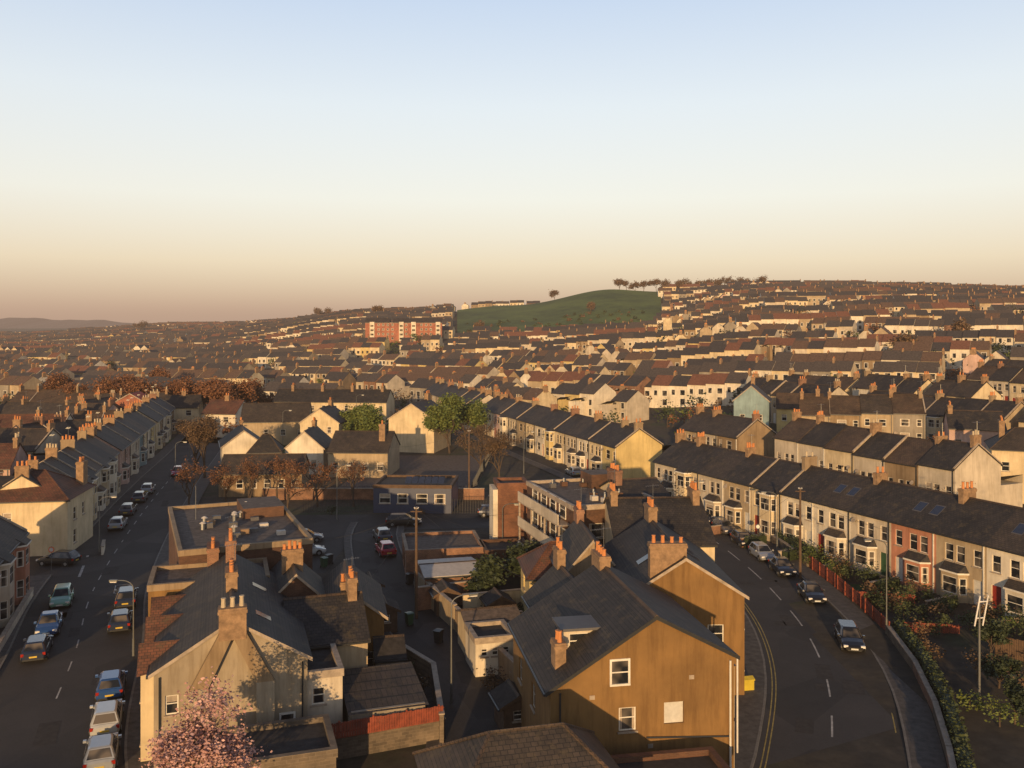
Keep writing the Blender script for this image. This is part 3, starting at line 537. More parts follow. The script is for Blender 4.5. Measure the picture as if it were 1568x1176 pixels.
# unseen buildings added behind the viewpoint to throw shadow over the foreground
terrace('unseen_shadow_terrace',(18,-16),(-52,-4),w=5.4,seed=300,zbase=0)
house('unseen_shadow_block',(36,-46),52,13,radians(6),15,0,'beige','felt',flat=True,wins=[(s,a,a+1.6,z,z+1.5) for s in 'fb' for a in range(2,50,4) for z in (1,4,7,10,13)])
# ---------------------------------------------------------------- terraces
RF=('slate','slate','slate2','slate')
terrace('unseen_shadow_terrace',(20.2,125.5),(45.8,68),w=5.3,cols=['offw','cream','offw','beige','cream','white','white','offw','salmon','beige','white','beige'],style=[1,2,1,1,2,1,1,1,1,1,1,1],roofs=RF,seed=3,skylights=(6,8,10),zbase=.2)
terrace('unseen_shadow_terrace',(46.8,66),(56,45.5),w=5.3,roofs=RF,seed=4,zbase=.2)
terrace('unseen_shadow_terrace',(-7.5,209),(16.6,141),w=5.3,cols=['beige','cream','pinkw','white','offw','beige','cream','white','yellow','cream','offw','white','cream','yellow'],roofs=RF,seed=5,zbase=0)
terrace('unseen_shadow_terrace',(-26,262),(-9.5,214),w=5.3,roofs=RF,seed=6,zbase=0)
terrace('unseen_shadow_terrace',(-50.2,99),(-60.5,136),w=4.9,cols=['cream','white','offw','cream','white','beige','white'],style=[2,1,2],roofs=('slate','btile','slate2'),seed=8,zbase=0)
terrace('unseen_shadow_terrace',(-61,138),(-71,176),w=4.9,cols=['pinkw','pinkw','white','offw','bluew','cream','white','yellow'],style=[1,0],roofs=('slate','slate2','btile'),seed=9,zbase=0)
terrace('unseen_shadow_terrace',(-71.8,179),(-80,210),w=5,roofs=RF,seed=10,zbase=0)
terrace('unseen_shadow_terrace',(-40,66),(-45.6,83),w=5.2,cols=['white','offw','salmon'],style=[2],roofs=RF,seed=12,zbase=0)
house('cream_corner_house',(-57.3,95.6),8.8,9,radians(9),6.1,2.6,'cream','rtile',axis='x',hip=3.8,wins=[('f',2.2,3.1,3.4,4.8),('r',2,3,3.4,4.8),('r',5,6,3.4,4.8),('r',2,3,.8,2.3)],chims=[(8,7.5,6,9.2,.8,1.6,3)])
random.seed(202)
for (x,y,n,yw) in ((-84,117,3,12),(-90,140,3,-8),(-78,146,2,80),(-104,160,4,6),(-84,168,2,10),(-112,190,5,-12),(-100,212,3,14),(-92,196,2,75),(-128,226,5,-6),(-76,124,2,100),(-130,176,4,20)):
    t=radians(yw); L=n*5.4; terrace('unseen_shadow_terrace',(x,y),(x+cos(t)*L,y+sin(t)*L),w=5.4,seed=int(220+x),roofs=(random.choice(['slate','slate2','btile','rtile']),),zbase=0,cols=random.choice([['cream','white'],['offw'],['tan','beige'],['pinkw','white'],['white']]),wings=random.random()<.5)
for (x,y,yw,c,r) in ((-92,128,10,'cream','btile'),(-101,148,-15,'white','rtile'),(-80,156,5,'beige','slate'),(-90,178,30,'white','btile'),(-96,186,0,'tan','slate2'),(-84,214,12,'cream','slate'),(-70,200.5,-10,'white','rtile')):
    house('detached_house',(x,y),8,8,radians(yw),5.4,2.6,c,r,axis=random.choice('xy'),wins=[('f',1,2.3,.9,2.3),('f',5,6.3,.9,2.3),('f',1,2.3,3.4,4.7),('f',5,6.3,3.4,4.7)],chims=[(4,4,7,9.2,1.0,.7,2)])
m_plain('redroof',(.42,.07,.03),.8); house('red_roofed_pavilion',(-93,205),9,7,radians(5),4.6,2.6,'redbrick','redroof',axis='y',zb=2.2)
# ---------------------------------------------------------------- right-hand hillside
dR=(.41,-.912); nR=(.912,.41)
EXC=[(52,190,13),(60,152,15),(74,143,10),(70,127,9)]
k=0
for off,rev in ((24,0),(43,1),(66,0),(86,1),(110,0),(132,1),(156,0)):
    s=-118+random.uniform(-5,5)
    while s<62:
        n=random.choice([2,3,4,5,6]); L=n*5.4
        P=(20.2+dR[0]*s+nR[0]*off,125.5+dR[1]*s+nR[1]*off); Q=(P[0]+dR[0]*L,P[1]+dR[1]*L)
        ok=all(y>66 and .13<x/y<.75 and y<232 for x,y in (P,Q))
        for (ex,ey,er) in EXC:
            for t in (0,.25,.5,.75,1):
                if hypot(P[0]+(Q[0]-P[0])*t+nR[0]*4-ex,P[1]+(Q[1]-P[1])*t+nR[1]*4-ey)<er: ok=False
        if ok:
            k+=1; c=random.choice([None,['beige','offw','tan'],['cream','offw','beige'],['cream','white'],['tan','beige','ochre','cream'],None])
            e=random.choice([5.8,5.8,6.4,7.2])
            if rev: terrace('unseen_shadow_terrace',Q,P,w=5.4,eave=e,cols=c,seed=50+k,roofs=random.choice([RF,('btile','slate'),('slate2',),('slate',)]))
            else: terrace('unseen_shadow_terrace',P,Q,w=5.4,eave=e,cols=c,seed=50+k,roofs=random.choice([RF,('btile','slate'),('slate2',)]))
        s+=L+random.choice([2.5,4,9])
def gfw(n,W,z): return [('f',W*(i+.5)/n-.5,W*(i+.5)/n+.5,z,z+1.3) for i in range(n)]
terrace('unseen_shadow_terrace',(50,154),(69,148),w=5.0,eave=8.3,cols=['beige','tan','beige','grey'],style=[0],roofs=('btile','btile','slate2'),seed=401,wings=False,storeys=3)
house('blue_gable_house',(46,184),7,9,radians(-18),7.5,3,'bluew','slate2',zb=terr(50,188),wins=gfw(2,7,3.4)+gfw(2,7,.9),chims=[(3.5,8,9,12,.8,1.8,4)])
house('yellow_house',(54,181),9,8,radians(-18),6.2,2.6,'yellow','btile',axis='x',zb=terr(56,184),wins=gfw(3,9,3.6)+gfw(3,9,.9),chims=[(8,4,7,10,.8,1.8,4)])
house('pink_house',(69.5,141),8,8,radians(-20),6.6,2.4,'pinkw','slate',axis='x',zb=terr(74,143),wins=gfw(3,8,3.6)+gfw(3,8,.9),chims=[(.5,4,7,10,.7,1.8,4)])
house('cream_villa',(66,122),10,9,radians(-24),6.8,2.6,'cream','slate2',axis='x',hip=3.2,zb=terr(70,126),wins=gfw(3,10,3.8)+gfw(3,10,.9),chims=[(8.5,4,7,10.4,.7,1.8,4),(1.5,4,7,10.4,.7,1.8,4)])
# ---------------------------------------------------------------- mid-distance buildings
house('cream_gable_house',(-24.6,177),9.4,12,radians(-12),6.6,3.0,'cream','slate',wins=[('r',3,4,3.5,4.8)],chims=[(4.7,11,8.5,11,.7,2,4)])
house('grey_roofed_hall',(-57,186),14,9,radians(8),5,3.4,'beige','slate2',axis='x',wins=gfw(4,14,2))
house('terraced_house',(-43,180),8,9,radians(-5),5.5,2.8,'cream','slate',axis='y',wins=gfw(2,8,3.4),chims=[(4,8,7.5,9.5,.7,1.6,3)])
house('white_gable_house',(-49,150),7,10,radians(20),4.6,2.6,'white','slate',wins=gfw(2,7,1.2),chims=[(3.5,9,6,8.2)])
house('white_gable_house',(-38.4,150),6.5,9,radians(0),4.4,2.8,'white','slate',wins=gfw(2,6.5,1.2)+gfw(1,6.5,3.2),chims=[(3.2,8,6,8.3)])
house('school_hall',(-30.5,147),10,10,radians(-4),4.2,2.8,'beige','slate2',axis='x',wins=gfw(4,10,1.2),chims=[(8.5,3,4.5,8.6,1,1,2)])
house('hipped_school_house',(-43.5,146.5),5,6,radians(10),4.2,2.6,'tan','slate',axis='x',hip=2,wins=gfw(2,5,1.2))
def sx(b,zb,ea):
    for i in range(6): b.poly([(4+i*.9,1.4,ea+.15),(4.8+i*.9,1.4,ea+.15),(4.8+i*.9,2.8,ea+.85),(4+i*.9,2.8,ea+.85)],'solar')
house('blue_school_building',(-18.6,119),10.5,8,radians(-3),3.6,0,'blue_panel','darkfelt',flat=True,barge='wood',wins=[('f',a,a+1.5,1.3,2.6) for a in (.8,3.2,5.8,8.2)],extra=sx)
house('long_low_building',(-43,130),12,7,radians(4),3.4,2.2,'tan','slate2',axis='x',wins=gfw(6,12,1.2))
house('terraced_house',(-62,230),30,9,radians(-6),5.6,2.8,'cream','slate',axis='x',wins=gfw(10,30,3.4)+gfw(10,30,1),chims=[(x,4.5,7,9.6,.7,1.8,4) for x in (4,12,20,28)])
b=B(); b.box(0,1.4,0,1.4,1.4,1.5,'tarp')
for x,y in((0,0),(1.3,0),(0,1.3),(1.3,1.3)): b.box(x,x+.1,y,y+.1,0,2.6,'toyred')
b.poly([(-.2,-.2,2.6),(1.6,-.2,2.6),(.7,.7,3.6)],'tarp');b.poly([(1.6,-.2,2.6),(1.6,1.6,2.6),(.7,.7,3.6)],'tarp');b.poly([(1.6,1.6,2.6),(-.2,1.6,2.6),(.7,.7,3.6)],'tarp');b.poly([(-.2,1.6,2.6),(-.2,-.2,2.6),(.7,.7,3.6)],'tarp')
b.poly([(1.4,.3,1.5),(1.4,1.1,1.5),(4,1.1,.2),(4,.3,.2)],'toyred'); b.done('playground_slide_tower',(-27,166,0),.3)
def apx(b,zb,ea):
    for x in (3,22,30,46):
        b.box(x,x+3,-.8,-.003,zb,ea+.6,'white',top='lead')
        for z in range(4): b.box(x+.5,x+2.5,-.86,-.803,zb+1+z*2.8,zb+2.2+z*2.8,'glass')
    for x in (0,18,34): b.prism([(0-.4,ea),(6,ea+3.2),(12.4,ea)],x-.2 if x==0 else x+.01,x+16,'slate2')
ZAP=terr(-70,590)+1.0
house('brick_apartment_block',(-96,580),50,12,radians(3),12,0,'redbrick','darkfelt',flat=True,zb=ZAP,wins=[('f',a,a+1.4,z,z+1.5) for a in (8,11,14,17,26,36,39,42) for z in (1,4,7,10)],extra=apx)

# ---------------------------------------------------------------- distant town
FW=['cream','white','offw','beige','tan','grey','pinkw','yellow','render','brick']
FWT=[16,16,14,12,6,5,1,2,6,2]
FR=['fslate','fslate','fslate','fslate','fslate2','fslate2','fslate2','fbtile','fbtile','frtile']
def farhouse(b,x,y,z,dx,dy,w,dep,e,r,wm,rm,chim,wing,lod,base):
    nx,ny=-dy,dx
    g=lambda a,o,h:(x+dx*a+nx*o-base[0],y+dy*a+ny*o-base[1],z+h)
    h=w/2
    b.poly([g(-h,0,-2),g(h,0,-2),g(h,0,e),g(-h,0,e)],wm); b.poly([g(-h,dep,-2),g(h,dep,-2),g(h,dep,e),g(-h,dep,e)],wm)
    for s in(-h,h): b.poly([g(s,0,-2),g(s,dep,-2),g(s,dep,e),g(s,dep/2,e+r),g(s,0,e)],wm)
    b.poly([g(-h,-.3,e-.15),g(h,-.3,e-.15),g(h,dep/2,e+r+.08),g(-h,dep/2,e+r+.08)],rm); b.poly([g(-h,dep+.3,e-.15),g(h,dep+.3,e-.15),g(h,dep/2,e+r+.08),g(-h,dep/2,e+r+.08)],rm)
    ws=[(-h*.55,3.4,4.8),(h*.45,3.4,4.8),(h*.45,.8,2.4)]
    for side,o in ((0,-.03),(1,dep+.03)):
        for (c,z0,z1) in ws:
            c=c if side==0 else -c
            q=.45 if c<0 else .65
            if lod: b.poly([g(c-q-.12,o,z0-.12),g(c+q+.12,o,z0-.12),g(c+q+.12,o,z1+.12),g(c-q-.12,o,z1+.12)],'pvc')
            o2=o-.02 if side==0 else o+.02
            b.poly([g(c-q,o2,z0),g(c+q,o2,z0),g(c+q,o2,z1),g(c-q,o2,z1)],'glass')
    if chim:
        k=random.uniform(1.2,2.1)
        c0,c1=h-.28,h+.28
        P=[g(c0,dep/2-.7,e+r-.8),g(c1,dep/2-.7,e+r-.8),g(c1,dep/2+.7,e+r-.8),g(c0,dep/2+.7,e+r-.8)]; Q=[(p[0],p[1],p[2]+k) for p in P]
        for i in range(4): b.poly([P[i],P[(i+1)%4],Q[(i+1)%4],Q[i]],'chim')
        b.poly(Q,'chim')
        if lod:
            P=[g(c0+.2,dep/2-.5,e+r+k-.8),g(c1-.2,dep/2-.5,e+r+k-.8),g(c1-.2,dep/2+.5,e+r+k-.8),g(c0+.2,dep/2+.5,e+r+k-.8)]; Q=[(p[0],p[1],p[2]+.35) for p in P]
            for i in range(4): b.poly([P[i],P[(i+1)%4],Q[(i+1)%4],Q[i]],'pot')
    if wing:
        a0,a1=(-h,-h+2.4) if wing>0 else (h-2.4,h); D2=dep+4
        P=[g(a0,dep,-2),g(a0,D2,-2),g(a1,D2,-2),g(a1,dep,-2)]; ea=4.4; Q=[g(a0,dep,ea),g(a0,D2,ea),g(a1,D2,ea),g(a1,dep,ea)]
        for i in range(3): b.poly([P[i],P[i+1],Q[i+1],Q[i]],wm)
        b.poly([g(a0,dep,ea+.9),g(a0,D2,ea+.9),g(a1,D2,ea),g(a1,dep,ea)],rm)
nrows=0
def zone(pred,th,y0,y1,x0,x1,sp,w,seed,lod,jit=0):
    global nrows
    random.seed(seed); cx,cy=(x0+x1)/2,(y0+y1)/2; R=hypot(x1-x0,y1-y0)/2
    t=radians(th); d=(cos(t),sin(t)); n=(-sin(t),cos(t)); v=-R; k=0
    while v<R:
        k+=1; rev=random.random()<.2; s=-R+random.uniform(0,20)
        while s<R:
            gab=random.random()<.12
            N=random.choice([1,2,3]) if gab else random.choice([2,3,5,7,9,12]); b=B(); base=None
            c0=random.choices(FW,FWT)[0]; r0=random.choice(FR); wc=[random.choices(FW,FWT)[0] for _ in range(4)]+[c0]*random.choice([0,3,8]); e=random.choice([5.2,5.8,6.0,6.8]); vo=random.uniform(-jit,jit)
            dt=random.uniform(-.12,.12); curve=random.uniform(-.0004,.0004)
            for i in range(N):
                ss=s+i*w; x=cx+d[0]*ss+n[0]*(v+vo+dt*i*w+curve*ss*ss*.1); y=cy+d[1]*ss+n[1]*(v+vo+dt*i*w+curve*ss*ss*.1)
                if not pred(x,y): continue
                if base is None: base=(x,y)
                z=terr(x,y); rr=r0 if random.random()<.7 else random.choice(FR); ee=e+(random.uniform(-.4,.5) if random.random()<.25 else 0)
                if gab: farhouse(b,x+n[0]*3,y+n[1]*3,z,-n[0],-n[1],8,w*.98,ee,2.3,random.choices(FW,FWT)[0],rr,i%2==0,0,lod,base)
                else:
                    dd=(-d[0],-d[1]) if rev else d
                    farhouse(b,x,y,z,dd[0],dd[1],w,8,ee,2.5,random.choice(wc),rr,i%2==0 and random.random()<.8,random.choice([1,-1]) if lod else 0,lod,base)
            if base: b.done('unseen_shadow_terrace',(base[0],base[1],0)); nrows+=1
            s+=N*w+random.choice([3,6,12,18])
        v+=sp+random.uniform(-3,4)
def P_(px0,px1,y0,y1,ex=None):
    def f(x,y):
        if not (y0<=y<y1): return False
        p=784+F*x/y
        if not(px0<=p<px1): return False
        return not(ex and ex(p,x,y))
    return f
green=lambda p,x,y: (690<p<1012 and y>590)
apt=lambda p,x,y: (555<p<690 and 535<y<600)
park=lambda p,x,y:(150<p<530 and y<262)
zone(P_(-120,520,252,480,park),-22,250,480,-320,-45,25,5.4,101,1,2)
zone(P_(-120,620,480,800,apt),-14,480,800,-540,-60,27,5.6,102,0,2)
zone(P_(-120,560,800,1500),-8,800,1500,-1000,-130,36,8,103,0,4)
zone(P_(300,700,800,1150,green),-6,800,1150,-420,-40,36,7,104,0,3)
zone(P_(520,960,268,430),-38,262,430,-95,60,25,5.4,105,1,2)
zone(P_(620,1000,430,592,apt),-9,430,600,-80,105,24,5.6,106,1,2)
zone(P_(560,690,600,800),-9,600,800,-130,-30,26,6,107,0,2)
zone(P_(700,1000,222,268),-50,215,270,-20,50,24,5.4,114,1)
zone(P_(960,1720,232,400),-33,225,400,45,290,25,5.4,108,1,3)
zone(P_(1000,1720,400,620),-9,400,620,60,440,25,5.6,109,1,3)
zone(P_(1012,1720,620,860),-5,620,860,90,600,27,6,110,0,3)
zone(P_(700,830,880,930),-3,880,930,-60,40,40,7,112,0)
# ---------------------------------------------------------------- trees
def tree(name,x,y,h,kind,seed,z=None,levels=4,leafn=5,leafr=.16,trunk=None,barkm='bark',gs=None,up=0.0):
    rs=random.getstate(); random.seed(seed); b=B(); z=terr(x,y) if z is None else z; gs=gs or (.32 if leafr>.1 else .16)
    def br(p,dr,L,r,lv):
        q=p
        for k in range(2):
            dr=tuple(dr[i]+random.uniform(-.14,.14) for i in range(3)); l=math.sqrt(sum(e*e for e in dr)); dr=tuple(e/l for e in dr)
            q2=tuple(q[i]+dr[i]*L/2 for i in range(3)); b.tube(q,q2,r*(1-.2*k),r*(.8-.25*k),5 if lv>2 else 3,barkm,cap=False); q=q2
        if lv<=1 and kind and leafn:
            for _ in range(leafn if lv==0 else leafn//2):
                t=random.random(); b.leaf(tuple(p[i]+(q[i]-p[i])*t+random.gauss(0,gs) for i in range(3)),leafr*random.uniform(.6,1.3),kind)
        if lv==0: return
        for _ in range(random.choice([3,3,4])):
            a=random.uniform(0,2*pi); s=random.uniform(.35,.95)*(1-up*.6)
            nd=(dr[0]+cos(a)*s,dr[1]+sin(a)*s,dr[2]+random.uniform(-.15,.4)+up); l=math.sqrt(sum(e*e for e in nd)); st=random.uniform(.45,1)
            sp=tuple(p[i]+(q[i]-p[i])*st for i in range(3)); br(sp,tuple(e/l for e in nd),L*random.uniform(.6,.82),r*.52,lv-1)
    tr=trunk or h*.3
    br((0,0,-.3),(random.uniform(-.05,.05),0,1),tr+.3,h*.018+.04,levels)
    o=b.done(name,(x,y,z),random.uniform(0,6)); random.setstate(rs); return o
tree('cherry_blossom_tree',-15.1,42.3,8,'blossom',11,levels=5,leafn=15,leafr=.08,trunk=3.0,gs=.19)
tree('street_tree',-54.2,152,13,'bud',2,levels=6,leafn=4,leafr=.12,trunk=3.6,up=.35); tree('street_tree',-50.6,146,12,'bud',3,levels=6,leafn=4,leafr=.12,trunk=3.4,up=.35)
for i,(x,y,t) in enumerate(((-29.3,183,3.4),(-12.3,175,4.0),(-33.5,188,3.1),(-9.5,182,3.6))): tree('leafing_tree',x,y,10,'leafgreen',4+i,levels=5,leafn=18,leafr=.24,trunk=t,gs=.5)
tree('bare_tree',-5.5,150,11,'bud',6,levels=6,leafn=2,leafr=.09,trunk=3.4); tree('bare_tree',-2.0,141,10,'bud',7,levels=6,leafn=2,leafr=.09,trunk=3.2)
for i,(x,y) in enumerate(((-33,125),(-27,123),(-22,123),(-36,122),(-30,118),(-40,124),(-44,121))): tree('bare_tree',x,y,8,'budred',20+i,levels=5,leafn=3,leafr=.1,trunk=2.5)
for i,(px,y,h) in enumerate(((175,225,15),(205,235,16),(265,245,13),(300,235,14),(335,225,15),(368,222,15),(395,235,13),(125,230,13),(240,300,14),(90,270,13),(350,215,13),(190,250,14),(225,220,14),(285,225,13))):
    tree('bare_tree',U(px)*y,y,h,'budred',40+i,levels=5,leafn=9,leafr=.26,trunk=h*.31,gs=.6)
tree('evergreen_tree',-1.2,79.5,6,'leafdark',61,levels=4,leafn=26,leafr=.2,trunk=1.6); tree('evergreen_tree',1.0,84,5.5,'leafdark',62,levels=4,leafn=22,leafr=.2,trunk=1.6)
for i,(px,y,h) in enumerate(((575,790,17),(1108,850,22),(1122,855,21),(1135,850,24),(1150,855,23),(1165,860,24),(1040,800,15),(1052,805,16),(948,815,15),(960,820,16),(972,820,14),(985,815,15),(1005,800,14),(1020,800,15),(850,830,14),(905,690,11),(485,1000,20),(500,1010,19),(214,1100,26),(1480,330,12),(1385,300,10),(735,640,8),(1085,840,18),(1070,835,17),(1215,850,16),(1290,850,15))):
    tree('bare_tree',U(px)*y,y,h,'bud',80+i,levels=4,leafn=9,leafr=.5,trunk=h*.32,gs=.9)
def mass(name,pts):
    b=B()
    for (x,y,h,m) in pts:
        z=terr(x,y)-.2; b.tube((x,y,z),(x,y,z+h*.5),h*.03,h*.012,4,'bark',cap=False); r=h*.38
        n=int(50+h*12) if y>120 else int(160+h*60); lobes=[(random.gauss(0,r*.5),random.gauss(0,r*.5),h*random.uniform(.35,.85)) for _ in range(6)]
        for _ in range(n):
            l=random.choice(lobes); b.leaf((x+l[0]+random.gauss(0,r*.33),y+l[1]+random.gauss(0,r*.33),z+max(.2,l[2]+random.gauss(0,h*.12))),(random.uniform(.12,.28)*(1+y/500)) if y>120 else random.uniform(.05,.13),m)
    return b.done(name)
random.seed(5); pts=[]
for _ in range(900):
    y=random.choice([random.uniform(110,300),random.uniform(200,650),random.uniform(300,900)]); px=random.uniform(-60,1640); x=U(px)*y
    if y<190 and px<1010: continue
    if y>590 and 690<px<1012: continue
    pts.append((x,y,random.uniform(1.8,6.5)+(y>350)*1.5,random.choice(['bud','budred','leafgreen','hedge','leafdark','bud'])))
mass('garden_trees_and_shrubs',pts)
pts=[(U(random.uniform(705,985))*y,y,random.uniform(1.5,4),random.choice(['hedge','bud','leafdark'])) for y in [random.uniform(600,690) for _ in range(110)]]
mass('hillside_scrub',pts)
def hedge(name,p,q,h,w=.9,mat='hedge',dens=60):
    b=B(); L,d,n=fr(p,q); obox(b,p,q,0,L,-w*.32,w*.32,0,h*.85,'leafdark')
    for _ in range(int(L*dens)):
        a=random.uniform(0,L); o=random.choice([-1,1])*w*random.uniform(.3,.5) if random.random()<.65 else random.uniform(-w/2,w/2); z=random.uniform(.1,h) if abs(o)>w*.3 else h*random.uniform(.85,1.1)
        b.leaf((p[0]+d[0]*a+n[0]*o,p[1]+d[1]*a+n[1]*o,z),random.uniform(.06,.14),mat)
    return b.done(name)
random.seed(77)
gp=offs(densify(RE,3),8.2/2+2.2)
gseg=[p for p in gp if 44<p[1]<118]
for i in range(0,len(gseg)-2,2):
    p,q=gseg[i],gseg[i+2]; m=random.choice(['stone','beige','brick','offw','stone'])
    if 65<p[1]<86:
        fence('red_fence',(p[0]+.1,p[1]),(q[0]+.1,q[1]),1.25,'fence_red'); continue
    gwall('garden_wall',p,q,.9,m)
    if random.random()<.75 or p[1]<65: hedge('hedge',(p[0]+.7,p[1]),(q[0]+.7,q[1]),random.uniform(1.2,1.9),dens=110)
for i in range(11):
    t=i/10; x,y=20.2+25.6*t-nR[0]*.3,125.5-57.5*t; q=(x-nR[0]*5.2+.5,y-nR[1]*5.2); gwall('garden_wall',(x-.9,y-.4),q,1.0,random.choice(['brick','offw','stone']),.2)
    if random.random()<.5: hedge('hedge',(x-1.2,y-1),(q[0]+.4,q[1]-.6),1.3,.8,dens=80)
fence('red_fence',(31,72),(36,71),1.1,'fence_red'); fence('red_fence',(31.2,80),(36,79),1.1,'fence_red')
flatpoly('lawn',[(31.8,86),(35,86),(38,72),(31.8,72.5)],'parkgrass',.012); flatpoly('lawn',[(31.6,70),(41,70),(44,50),(30,50)],'parkgrass',.012)
shr=[]
for _ in range(110):
    y=random.uniform(50,116); x0=np.interp(y,[50,60,70,80,90,105,118],[28,30,31.5,31.8,31.5,29.5,27]); x1=np.interp(y,[50,68,88,107,118],[46,44,35,26.5,24])
    if x1-x0<1.5: continue
    shr.append((random.uniform(x0,x1-1.2),y,random.uniform(.8,2.8),random.choice(['hedge','leafdark','leafgreen','bud','hedge'])))
mass('front_garden_shrubs',shr)
mass('yard_shrubs',[(x,y,random.uniform(.9,2.2),random.choice(['hedge','leafdark','bud'])) for (x,y) in ((.6,52),(.2,56),(-1.2,61),(1,66),(.2,69),(-2,72),(-5,78),(-3.5,82),(-4.2,84),(-7,86),(-6.5,58),(-7.5,62),(-10,57),(.5,75),(2,68),(-2.5,77),(-20.5,88),(-30,96),(-31,104),(-12,118),(-24,118))])
fence('timber_fence',(36,66),(44,60),2.0,'wood')
for i,(x,y,h) in enumerate(((33.2,60.5,3.2),(35.4,65.5,3.4),(31.2,55,2.6))): tree('evergreen_tree',x,y,h,'leafdark',160+i,levels=4,leafn=26,leafr=.10,trunk=h*.28)
for (p,q,h,m) in (((-36,128),(-4,128),1.6,'brick'),((-44.8,97),(-46,100),.9,'white'),((-38.6,66),(-44.4,82),.8,'white')): gwall('garden_wall',p,q,h,m)
b=B()
for (p,q) in (((-28,119),(-19,119)),((-28,128.5),(-6,128.5)),((-6,128.5),(-4,172)),((-8,118.5),(-1,118.5))):
    L,d,n=fr(p,q)
    for i in range(int(L/.35)): x,y=p[0]+d[0]*i*.35,p[1]+d[1]*i*.35; b.tube((x,y,0),(x,y,2),.018,.018,3,'gutter',cap=False)
    for z in (.2,1.8): b.tube((*p,z),(*q,z),.025,.025,4,'gutter')
b.done('school_railings')
# ---------------------------------------------------------------- cars
def car(x,y,head,paint,kind='hatch'):
    b=B(); L=2.05 if kind!='estate' else 2.25; hr=1.46 if kind!='van' else 1.95
    S=[(-1.0,.36,.78,.70),(-.95,.26,.90,.80),(-.7,.20,.94,.86),(-.3,.19,.93,.875),(.1,.19,.92,.875),(.45,.19,.90,.87),(.75,.2,.80,.85),(.93,.26,.66,.78),(1.0,.36,.54,.66)]
    rings=[]
    for (t,zb,zt,hw) in S:
        X=t*L; half=[(hw*.88,zb),(hw,zb+.14),(hw*1.0,(zb+zt)/2+.03),(hw*.965,zt-.06),(hw*.86,zt),(hw*.4,zt+.035)]
        rings.append([(X,-a,c) for a,c in half]+[(X,a,c) for a,c in reversed(half)])
    for i in range(len(rings)-1):
        A,C=rings[i],rings[i+1]; n=len(A)
        for j in range(n): b.poly([A[j],A[(j+1)%n],C[(j+1)%n],C[j]],paint)
    b.poly(rings[0],paint); b.poly(rings[-1],paint)
    rb=-.93*L if kind!='saloon' else -.62*L; rt=-.74*L if kind!='saloon' else -.42*L; fb,ft=.50*L,.12*L; zs=.9
    def ring(xr,xf,w,z): return [(xr,-w*.93,z),(xr+.25,-w,z),(xf-.35,-w,z),(xf,-w*.86,z),(xf,w*.86,z),(xf-.35,w,z),(xr+.25,w,z),(xr,w*.93,z)]
    A=ring(rb,fb,.83,zs); C=ring(rt,ft,.62,hr-.05); D=ring(rt+.12,ft-.12,.52,hr)
    for i in range(8):
        j=(i+1)%8; b.poly([A[i],A[j],C[j],C[i]],paint); b.poly([C[i],C[j],D[j],D[i]],paint)
    b.poly(D,paint)
    def lerp(p,q,t): return tuple(p[k]+(q[k]-p[k])*t for k in range(3))
    def panel(P0,P1,Q1,Q0,u0,u1,v0,v1,mat='glass',o=.012):
        f=lambda u,v:lerp(lerp(P0,P1,u),lerp(Q0,Q1,u),v)
        q=[f(u0,v0),f(u1,v0),f(u1,v1),f(u0,v1)]
        a=[q[1][k]-q[0][k] for k in range(3)];c=[q[3][k]-q[0][k] for k in range(3)]; nn=(a[1]*c[2]-a[2]*c[1],a[2]*c[0]-a[0]*c[2],a[0]*c[1]-a[1]*c[0]); l=math.sqrt(sum(e*e for e in nn)) or 1
        cen=[sum(p[k] for p in q)/4 for k in range(3)]; sg=1 if (nn[0]*cen[0]+nn[1]*cen[1]+nn[2]*.3)>0 else -1
        b.poly([tuple(p[k]+sg*nn[k]/l*o for k in range(3)) for p in q],mat)
    panel(A[3],A[4],C[4],C[3],.04,.96,.08,.95); panel(A[7],A[0],C[0],C[7],.06,.94,.15,.93)
    for (i,j) in ((1,2),(6,5)):
        P0,P1,Q1,Q0=A[i],A[j],C[j],C[i]; panel(P0,P1,Q1,Q0,.02,.44,.1,.9); panel(P0,P1,Q1,Q0,.49,.97,.1,.9)
    for (i,j) in ((2,3),(5,4)): panel(A[i],A[j],C[j],C[i],.05,.85,.1,.85)
    for sx_ in(-.62,.62):
        for sy in (-1,1):
            X=sx_*L; b.tube((X,sy*.66,.31),(X,sy*.885,.31),.35,.35,14,'blackplastic'); b.tube((X,sy*.68,.31),(X,sy*.90,.31),.31,.30,14,'tyre'); b.tube((X,sy*.7,.31),(X,sy*.91,.31),.19,.17,8,'hub')
    for sy in(-1,1):
        b.box(-L-.0,-L*.93,sy*.72-.1,sy*.72+.1,.64,.84,'lamp_red'); b.box(L*.9,L*.985,sy*.62-.16,sy*.62+.16,.52,.68,'lamp_w'); b.box(fb-.45,fb-.25,sy*.93-.09,sy*.93+.09,.92,1.05,paint)
    b.box(-L-.02,-L+.05,-.26,.26,.5,.62,'plate_y'); b.box(L-.05,L+.02,-.26,.26,.38,.49,'plate_w'); b.box(L*.94,L+.005,-.5,.5,.3,.37,'blackplastic'); b.box(-L-.01,-L+.1,-.7,.7,.3,.42,'blackplastic')
    return b.done('parked_car',(x,y,.015),head)
hA=atan2(17.5,-6.8); hA2=atan2(30,-7.8)
